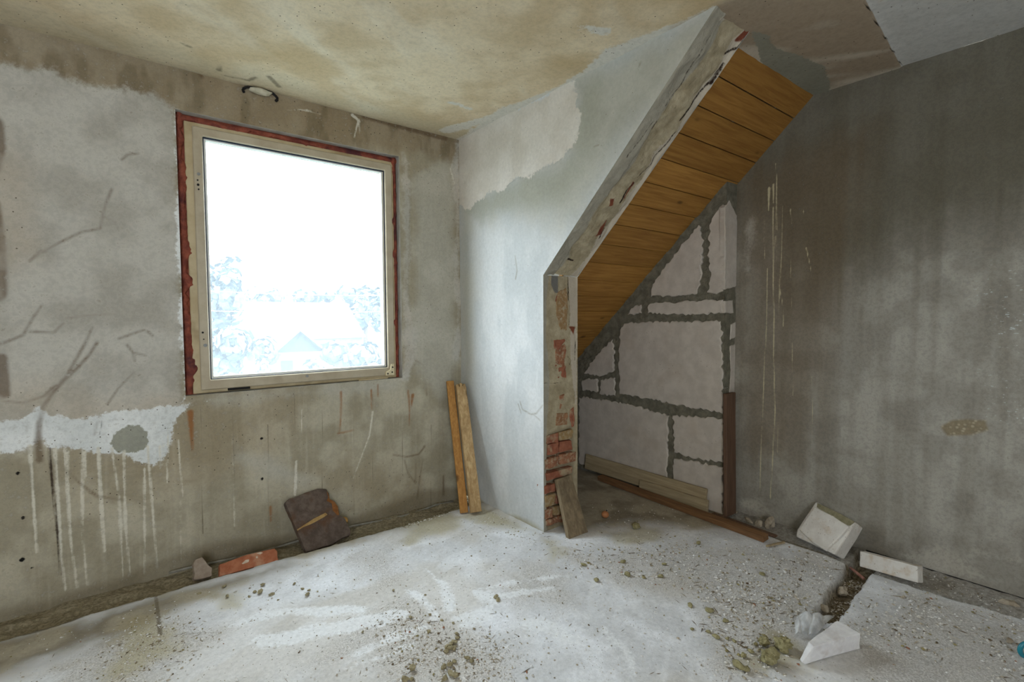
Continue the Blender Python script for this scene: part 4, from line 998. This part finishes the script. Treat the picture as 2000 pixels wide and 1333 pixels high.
# --- crumpled film, mineral wool, ball, stones
k = NM('dusty_clear_film', .35, .5); tr2 = k.n.new('ShaderNodeBsdfTransparent'); mx = k.n.new('ShaderNodeMixShader')
k.color(k.mix(k.remap(k.noise(30, 4, .6), .35, .65), lin(196, 198, 200), lin(226, 228, 230)))
k.l.new(k.remap(k.noise(18, 3), .35, .65, .1, .4), mx.inputs[0]); k.l.new(k.b.outputs[0], mx.inputs[1]); k.l.new(tr2.outputs[0], mx.inputs[2]); k.l.new(mx.outputs[0], k.n['Material Output'].inputs[0]); M_film = k.m
c4 = [zw(700, 520, .004), zw(730, 310, .02), zw(1165, 325, .025), zw(930, 560, .006)]
def fn_film(U, V):
    P = np.outer((1-U)*(1-V), c4[0])+np.outer((1-U)*V, c4[1])+np.outer(U*V, c4[2])+np.outer(U*(1-V), c4[3])
    P[:, 2] += .040*np.sin(np.pi*np.clip(V, 0, 1))**.8*np.sin(np.pi*U)**.6+.014*np.abs(np.sin(9*U+3*V))+.014*np.abs(fbm(P, 26, 3, 5))+.006
    P[:, :2] += .016*np.stack([fbm(P, 22, 2, 6), fbm(P, 22, 2, 7)], 1); return P
film, _, _, _ = grid('plastic_film', fn_film, np.linspace(0, 1, 34), np.linspace(0, 1, 34), M_film); tag(film, 'crumpled dusty clear plastic film behind the white broken block', 'plastic film')
k = NM('mineral_wool', 1, .05); n1 = k.noise(60, 5, .75)
k.color(k.mix(k.remap(n1, .3, .7), lin(160, 150, 108), lin(206, 197, 154))); k.bump(k.noise(160, 4, .8), 1, .01); M_wool = k.m
for i, (x, y, r, lab) in enumerate([(640, 735, .030, 'largest olive-yellow wool clump, just left of the white broken block'), (390, 670, .020, 'olive-yellow wool clump furthest left of the white broken block'), (455, 885, .031, 'olive-yellow wool clump lying lowest, before the white broken block')]):
    p = zw(x, y, 0); tag(lump('wool_clump', (p[0], p[1]+.02, -.002), (r, r*.85, r*.72), M_wool, 30+i, None, 4, .55, 2.2, True), lab, 'mineral wool', 'mineral wool clumps by the white block')
for i, (x, y, r) in enumerate([(620, 430, .014), (645, 500, .017), (830, 510, .013), (470, 530, .014), (1100, 705, .016), (1190, 762, .013), (1140, 850, .014), (1200, 855, .008), (1240, 872, .009), (1095, 818, .009), (1360, 890, .009), (1330, 928, .010), (1290, 955, .012), (1265, 1020, .022), (850, 440, .010), (995, 672, .013), (735, 514, .009), (1040, 325, .014), (1395, 497, .013), (1005, 803, .008), (690, 235, .030), (400, 445, .012), (1310, 1030, .012)]):
    p = at(1000+x/2.857, 950+y/2.857, 'z', 0)
    tag(lump('wool_tuft', (p[0], p[1], -.001), (r*1.15, r*.8, r*.55), M_wool, 60+i, None, 2, .5, 2.0, True, i*1.3), 'small olive-yellow wool tuft scattered on the dusty floor', 'mineral wool', 'small wool tufts on the floor')
p = at(1182, 1012, 'z', 0)
bo = empty('orange_ball', (p[0], p[1], 0)); tag(bo, 'small round orange-brown ball on the dark alcove floor', 'ball')
lump('body', (p[0], p[1], 0), (.023, .023, .022), simple_mat('orange_skin', lin(156, 100, 62), lin(178, 122, 82), 30, .6, .2), 3, bo, 3, .05, 1, True)
tube('stem', [(p[0]+.006, p[1]-.004, .040), (p[0]+.009, p[1]-.006, .050)], .003, M_dark, bo, 6)
M_rub = simple_mat('pale_rubble', lin(150, 138, 120), lin(186, 174, 156), 30, .95, .7, .004)
for i, (x, y, sx, sy, sz, lab) in enumerate([(630, 540, .014, .012, .016, 'small white stone deepest in the rubble behind the dark lath'), (910, 700, .032, .014, .014, 'flat elongated stone behind the dark lath by the right wall'), (1140, 790, .024, .018, .022, 'middle blocky rubble stone behind the dark lath'), (1370, 840, .030, .022, .038, 'tallest pointed rubble stone standing behind the dark lath')]):
    p = at(1380+x/11.1, 960+y/11.1, 'z', -.03); tag(lump('rubble_stone', (p[0], p[1], -.026), (sx, sy, sz), M_rub, 90+i, None, 2, .5, 1.4, False, i), lab, 'stone', 'stones by the right wall')
for i, (u, v, r, lab) in enumerate([(1646, 1157, .024, 'pale flat stone lying in the open slab joint'), (1972, 1186, .032, 'rough pale stone at the gap near the right picture edge'), (1610, 1190, .02, 'stone at the near end of the open slab joint'), (1972, 1256, .012, 'tiny white stone beside the turquoise ring')]):
    p = at(u, v, 'z', -.03 if i < 3 else 0); tag(lump('rubble_stone', (p[0], p[1], -.045 if i < 3 else -.001), (r*1.2, r*.8, r*.75), M_rub, 97+i, None, 2, .5, 1.4, False, i*2), lab, 'stone', 'stones by the right wall')
a = at(1661, 1110, 'z', -.02); b_ = at(1687, 1131, 'z', -.02)
tag(tube('rusty_rod', [tuple(a), tuple((a+b_)/2+[0, 0, .002]), tuple(b_)], .007, simple_mat('rusty_pink_rod', lin(132, 88, 76), lin(160, 116, 102), 40), None, 8), 'short rusty pink rod sticking across the open slab joint', 'rod')
# olive gravel and clods on the screed
M_grav = simple_mat('olive_gravel', lin(128, 118, 90), lin(170, 160, 128), 60, .95, .8, .004)
for i, (x, y, r) in enumerate([(1160, 770, .010), (1210, 740, .011), (1260, 720, .011), (1200, 800, .012), (1250, 790, .012), (1140, 835, .011), (1290, 660, .010), (1230, 700, .008), (1280, 605, .008), (1190, 1010, .012), (1110, 1050, .012), (1250, 970, .010), (1420, 930, .011), (1480, 970, .010), (1200, 1130, .013), (1250, 1160, .014), (1130, 1190, .012), (700, 1070, .016), (610, 1200, .014), (690, 1195, .010), (680, 390, .010), (1090, 425, .007), (1790, 130, .013), (1815, 165, .011), (1235, 460, .007), (930, 350, .007), (55, 575, .006), (920, 570, .009), (870, 92, .006), (455, 30, .006)]):
    p = at(700+x/6.667, 1150+y/6.667, 'z', 0)
    tag(lump('gravel_stone', (p[0], p[1], -.001), (r*1.1, r*.85, r*.65), M_grav, 130+i, None, 1, .5, 1.5, False, i), 'small olive-brown gravel clod in the dust of the middle foreground', 'gravel', 'gravel clods in the middle foreground')
for i, (x, y, r) in enumerate([(1240, 680, .011), (1200, 785, .015), (1130, 770, .009), (1360, 815, .012), (1680, 655, .008), (1790, 730, .008), (1880, 750, .007), (1860, 815, .012), (1050, 835, .008), (1450, 880, .005), (700, 700, .010), (740, 840, .011), (350, 790, .008)]):
    p = at(340+x/7.143, 1050+y/7.143, 'z', 0)
    tag(lump('gravel_stone', (p[0], p[1], -.001), (r*1.3, r*.8, r*.6), M_grav, 170+i, None, 1, .5, 1.5, False, i), 'small brown clod on the screed before the orange brick', 'gravel', 'clods before the brick')
# turquoise ring at the right edge of the picture
p = at(2006, 1288, 'z', 0); V = []; Fc = []; R0, r0 = .026, .008
for i in range(28):
    A_ = 2*math.pi*i/28
    for j in range(10):
        B_ = 2*math.pi*j/10; rr = R0+r0*math.cos(B_)
        V.append((p[0]+rr*math.cos(A_)*.75, p[1]-rr*math.cos(A_)*.66, R0+r0+rr*math.sin(A_)*1.0+0*r0))
        V[-1] = (V[-1][0]+.45*r0*math.sin(B_), V[-1][1]+.7*r0*math.sin(B_), V[-1][2])
for i in range(28):
    for j in range(10): Fc.append((i*10+j, ((i+1) % 28)*10+j, ((i+1) % 28)*10+(j+1) % 10, i*10+(j+1) % 10))
tag(mesh_obj('plastic_ring', V, Fc, simple_mat('turquoise_plastic', lin(20, 110, 130), lin(30, 132, 150), 20, .35, .05, spec=.5), None, True), 'turquoise plastic ring at the right edge of the floor', 'ring')
# conduit along the foot of the window wall
pc = [at(u, v, 'y', YW-.035) for u, v in [(330, 1121), (365, 1112), (430, 1098), (470, 1090), (520, 1077), (560, 1065), (590, 1056), (640, 1043), (690, 1029), (720, 1023), (765, 1015), (800, 1006), (830, 996), (850, 988), (885, 981)]]
tag(tube('steel_conduit', [tuple(q+np.array([0, 0, .004])) for q in pc], .0065, simple_mat('dull_steel', lin(118, 114, 104), lin(146, 142, 132), 30, .5, .1, spec=.5), None, 8), 'thin grey steel conduit running along the foot of the window wall', 'conduit')

# --- crumbs: plaster grit, straw and chips nobody could count
def scatter(n, L):
    poly = np.array(pxF(L)); lo = poly.min(0); hi = poly.max(0); out = []
    while len(out) < n:
        c = lo+(hi-lo)*RNG.random((n*3, 2)); c = c[sdf_poly(c, poly) > 0]; out += list(c)
    return np.array(out[:n])
cl = []
for n, L, s0, s1 in [(2300, [(1090, 1075), (1300, 1045), (1480, 1065), (1640, 1090), (1650, 1110), (1580, 1200), (1400, 1180), (1250, 1130), (1110, 1110)], .0015, .0085), (1500, [(1400, 1130), (1580, 1160), (1580, 1220), (1500, 1333), (1440, 1333), (1380, 1230)], .0015, .009),
                     (700, [(1640, 1210), (1760, 1150), (1900, 1190), (1820, 1280), (1700, 1270)], .0015, .009), (450, [(1900, 1180), (2060, 1230), (2060, 1333), (1930, 1333)], .0015, .008), (1800, [(760, 1180), (850, 1220), (900, 1240), (1000, 1250), (1000, 1333), (800, 1333), (740, 1260)], .0012, .007),
                     (1100, [(200, 1260), (330, 1195), (420, 1250), (300, 1340), (180, 1340)], .0015, .006), (4200, [(-100, 1333), (0, 1260), (600, 1100), (900, 1010), (1100, 1060), (1600, 1100), (2100, 1300), (2100, 1500), (-100, 1500)], .0010, .006), (350, [(1150, 985), (1380, 985), (1480, 1050), (1180, 1060)], .0015, .006),
                     (420, [(1655, 1108), (1690, 1115), (1640, 1200), (1600, 1195)], .002, .008), (300, [(1690, 1105), (1850, 1150), (1990, 1205), (1990, 1180), (1850, 1120), (1720, 1080)], .002, .007), (300, [(930, 985), (1062, 1042), (1100, 1065), (1050, 1075), (900, 1020)], .0015, .006), (260, [(780, 1025), (890, 985), (885, 1000), (790, 1035)], .002, .008)]:
    q = scatter(n, L)+RNG.normal(size=(n, 2))*(.045 if n > 600 else .008); cl.append(np.column_stack([q, s0+(s1-s0)*RNG.random(n)**2.5]))
cl = np.vstack(cl)
cl = cl[~((cl[:, 0] > XP-.01) & (cl[:, 0] < XB+.01) & (cl[:, 1] > YE-.01))]
cl = cl[~((cl[:, 1] > wedge(cl[:, 0])-.02) & (cl[:, 0] < 1.2))]
cl = cl[(cl[:, 0] < XR-.03) & ~((cl[:, 0] > XK-.03) & (cl[:, 1] > BY0-.05)) & (cl[:, 1] < YW-.03)]
wp = np.array([p[:2] for p in pts]); wc_ = wp.mean(0)
cl = cl[np.hypot(*(cl[:, :2]-wc_).T) > .14+.0*cl[:, 0]]
for u_, v_ in ((1646, 1157), (1610, 1190), (1972, 1186)):
    cl = cl[np.hypot(*(cl[:, :2]-at(u_, v_, 'z', -.03)[:2]).T) > .04]
cl = cl[~((cl[:, 0] > 2.90) & (cl[:, 1] > 1.66))]
Pz = fn_f(cl[:, 0], cl[:, 1])[:, 2]
oc = np.array([(1, 0, 0), (-1, 0, 0), (0, 1, 0), (0, -1, 0), (0, 0, 1), (0, 0, -1)], float)
of = np.array([(0, 2, 4), (2, 1, 4), (1, 3, 4), (3, 0, 4), (2, 0, 5), (1, 2, 5), (3, 1, 5), (0, 3, 5)])
N = len(cl); sc3 = np.stack([.6+.8*RNG.random(N), .5+.6*RNG.random(N), .35+.4*RNG.random(N)], 1)
straw = RNG.random(N) < .10; sc3[straw] = np.stack([2.2+2*RNG.random(straw.sum()), .28+0*RNG.random(straw.sum()), .25+0*RNG.random(straw.sum())], 1)
an = RNG.random(N)*6.283; vv = oc[None]*sc3[:, None, :]*(cl[:, 2][:, None, None])*(1+.35*(RNG.random((N, 6, 1))-.5))
vx = vv[:, :, 0]*np.cos(an)[:, None]-vv[:, :, 1]*np.sin(an)[:, None]; vy = vv[:, :, 0]*np.sin(an)[:, None]+vv[:, :, 1]*np.cos(an)[:, None]
VV = np.stack([vx+cl[:, 0][:, None], vy+cl[:, 1][:, None], vv[:, :, 2]+(Pz+cl[:, 2]*sc3[:, 2]*.6)[:, None]], 2).reshape(-1, 3)
FF = (of[None]+6*np.arange(N)[:, None, None]).reshape(-1, 3)
me = bpy.data.meshes.new('plaster_crumbs'); me.from_pydata(VV.tolist(), [], FF.tolist()); me.update()
pal = np.array([lin(226, 224, 220), lin(212, 208, 200), lin(184, 174, 156), lin(140, 128, 106), lin(150, 140, 96), lin(96, 80, 60), lin(156, 108, 84), lin(236, 236, 236)])
pick = RNG.choice(8, N, p=[.28, .22, .17, .09, .06, .03, .01, .14]); pick[straw] = RNG.choice([3, 5, 2], straw.sum(), p=[.4, .4, .2])
ca = me.color_attributes.new('tone', 'FLOAT_COLOR', 'POINT'); ca.data.foreach_set('color', np.repeat(pal[pick], 6, 0).astype(np.float32).ravel())
k = NM('mixed_crumbs', .95, .1); k.color(k.mix(k.mul(k.remap(k.noise(300, 2), .3, .7), .3), k.attr_col('tone'), lin(120, 110, 95))); me.materials.append(k.m)
cr = link('plaster_crumbs', me); cr['kind'] = 'stuff'; tag(cr, 'plaster crumbs, grit and straw strewn over the floor', 'debris')

# ================================================================== outside the window
M_grass = simple_mat('meadow_ground', lin(74, 86, 84), lin(92, 102, 98), .3, .95, .1)
gz = -4.0
def fn_g(U, V):
    P = np.stack([U, V, np.full_like(U, gz)], 1); P[:, 2] += .05*np.clip(V-40, 0, 60); return P
go, _, _, _ = grid('ground_outside', fn_g, np.linspace(-60, 110, 20), np.linspace(4, 150, 20), M_grass); struct(go)
def dirp(u, v, dist):
    d = ray(u, v); d = d/d[1]; return CAM+d*dist
M_leaf = simple_mat('tree_foliage', lin(54, 66, 70), lin(82, 94, 98), 3, .9, 0); M_trunk = simple_mat('tree_bark', lin(84, 74, 62), lin(110, 98, 84), 4)
def tree(u, v, dist, w, label, seed, n=900):
    top = dirp(u, v, dist); base = gz+.05*max(0, dist-40); hgt = top[2]-base; rg = np.random.default_rng(seed)
    e = empty('leafy_tree', (top[0], dist, base)); tag(e, label, 'tree', 'trees outside the window')
    tube('trunk', [(top[0], dist, base-.1), (top[0]+.1, dist, base+hgt*.5), (top[0], dist, base+hgt*.8)], max(.1, w*.05), M_trunk, e, 7)
    cen = np.array([top[0], dist, base+hgt*.62]); blob = cen+(rg.normal(size=(9, 3))*[w*.28, w*.28, hgt*.14])
    b = blob[rg.integers(0, 9, n)]; d = rg.normal(size=(n, 3)); d /= np.linalg.norm(d, axis=1)[:, None]
    c = b+d*np.array([w*.22, w*.22, hgt*.17])*(.25+.95*rg.random((n, 1))); c[:, 2] = np.minimum(c[:, 2], top[2])
    s = w*.055*(.6+.8*rg.random((n, 1))); t1 = np.cross(d, rg.normal(size=(n, 3))); t1 /= np.linalg.norm(t1, axis=1)[:, None]; t2 = np.cross(d, t1)
    Vv = np.stack([c-t1*s-t2*s, c+t1*s-t2*s, c+t1*s+t2*s, c-t1*s+t2*s], 1).reshape(-1, 3)
    mesh_obj('foliage', Vv, (np.arange(4*n).reshape(-1, 4)).tolist(), M_leaf, e)
for i, (u, v, d, w, lab) in enumerate([(425, 452, 34, 3.2, 'tall hazy tree at the left edge of the window view'), (500, 545, 78, 7, 'broad hazy tree behind the long pale roof, left side'), (600, 570, 80, 8, 'low hazy tree above the long pale roof'), (712, 560, 68, 7, 'hazy round tree right of the long pale roof'), (752, 540, 42, 3, 'hazy tree at the right edge of the window view'),
                                       (440, 648, 30, 3.4, 'hazy bush below the tall left tree'), (505, 695, 23, 1.5, 'hazy bush left of the small gabled house'), (690, 665, 29, 3.6, 'hazy bush right of the small gabled house'), (606, 705, 25, 2.2, 'hazy bush in front of the small gabled house')]):
    tree(u, v, d, w, lab, 300+i)
M_roof = simple_mat('pale_roofing', lin(96, 98, 102), lin(106, 108, 112), 2, .9, .1); M_hw = simple_mat('pale_render', lin(96, 100, 106), lin(108, 112, 116), 1, .9, .05); M_hg = simple_mat('dark_gable_boards', lin(44, 52, 64), lin(58, 66, 78), 4, .9, .1)
def house(name, label, u0, u1, vr, ve, dist, depth, gable):
    a = dirp(u0, ve, dist); b = dirp(u1, ve, dist); top = dirp((u0+u1)/2, vr, dist)[2]; ze = (a[2]+b[2])/2; x0, x1 = a[0], b[0]; zb_ = gz
    e = empty(name, ((x0+x1)/2, dist, zb_)); tag(e, label, 'house')
    box_obj('wall', x0+.2, x1-.2, dist, dist+depth, zb_, ze, M_hw, e)
    if gable:
        xm = (x0+x1)/2
        mesh_obj('gable', [(x0+.2, dist, ze), (x1-.2, dist, ze), (xm, dist, top), (x0+.2, dist+depth, ze), (x1-.2, dist+depth, ze), (xm, dist+depth, top)], [(0, 1, 2), (5, 4, 3), (0, 3, 4, 1), (1, 4, 5, 2), (2, 5, 3, 0)], M_hg, e)
        for sgn, xe in ((-1, x0), (1, x1)):
            mesh_obj('roof', [(xe, dist-.4, ze-.1), (xm, dist-.4, top+.12), (xm, dist+depth+.4, top+.12), (xe, dist+depth+.4, ze-.1), (xe, dist-.4, ze-.25), (xm, dist-.4, top-.03), (xm, dist+depth+.4, top-.03), (xe, dist+depth+.4, ze-.25)], [(0, 1, 2, 3), (7, 6, 5, 4), (0, 4, 5, 1), (1, 5, 6, 2), (2, 6, 7, 3), (3, 7, 4, 0)], M_roof, e)
    else:
        ym = dist+depth/2
        mesh_obj('roof', [(x0, dist-.4, ze), (x1, dist-.4, ze), (x1, ym, top), (x0, ym, top), (x0, dist+depth+.4, ze), (x1, dist+depth+.4, ze)], [(0, 1, 2, 3), (3, 2, 5, 4), (0, 3, 4), (1, 5, 2), (0, 4, 5, 1)], M_roof, e)
    for j in range(2 if gable else 4):
        fx = (j+.7)/(2.4 if gable else 4.4); wx = x0+(x1-x0)*fx; wv = mesh_obj('window', box_verts(wx-.35, wx+.35, dist-.03, dist+.02, ze-1.6, ze-.5), BOXF, M_hg, e)
house('long_house', 'long house with a wide pale roof seen hazily through the window', 488, 712, 588, 662, 46, 9, False)
house('gabled_house', 'small house with dark gable seen hazily through the window', 524, 640, 646, 688, 33, 6, True)
house('gabled_house', 'tiny far gabled house at the left of the window view', 448, 496, 608, 628, 60, 6, True)
M_wire = simple_mat('cable_grey', lin(150, 150, 152), lin(160, 160, 162), 5)
pa, pb2 = dirp(180, 556, 22), dirp(1000, 566, 22)
pw = empty('power_line', (pa[0], 22, gz)); tag(pw, 'overhead power line with two thin cables crossing the window view', 'power line')
for q_ in (pa, pb2): tube('pole', [(q_[0], 22, gz-.2), (q_[0], 22, q_[2]+.6)], .12, M_trunk, pw, 10)
for dz in (0, -.75):
    a = pa+[0, 0, dz]; b_ = pb2+[0, 0, dz]
    tube('cable', [tuple(a+(b_-a)*q-np.array([0, 0, .35*math.sin(math.pi*q)])) for q in np.linspace(0, 1, 11)], .014, M_wire, pw, 6)
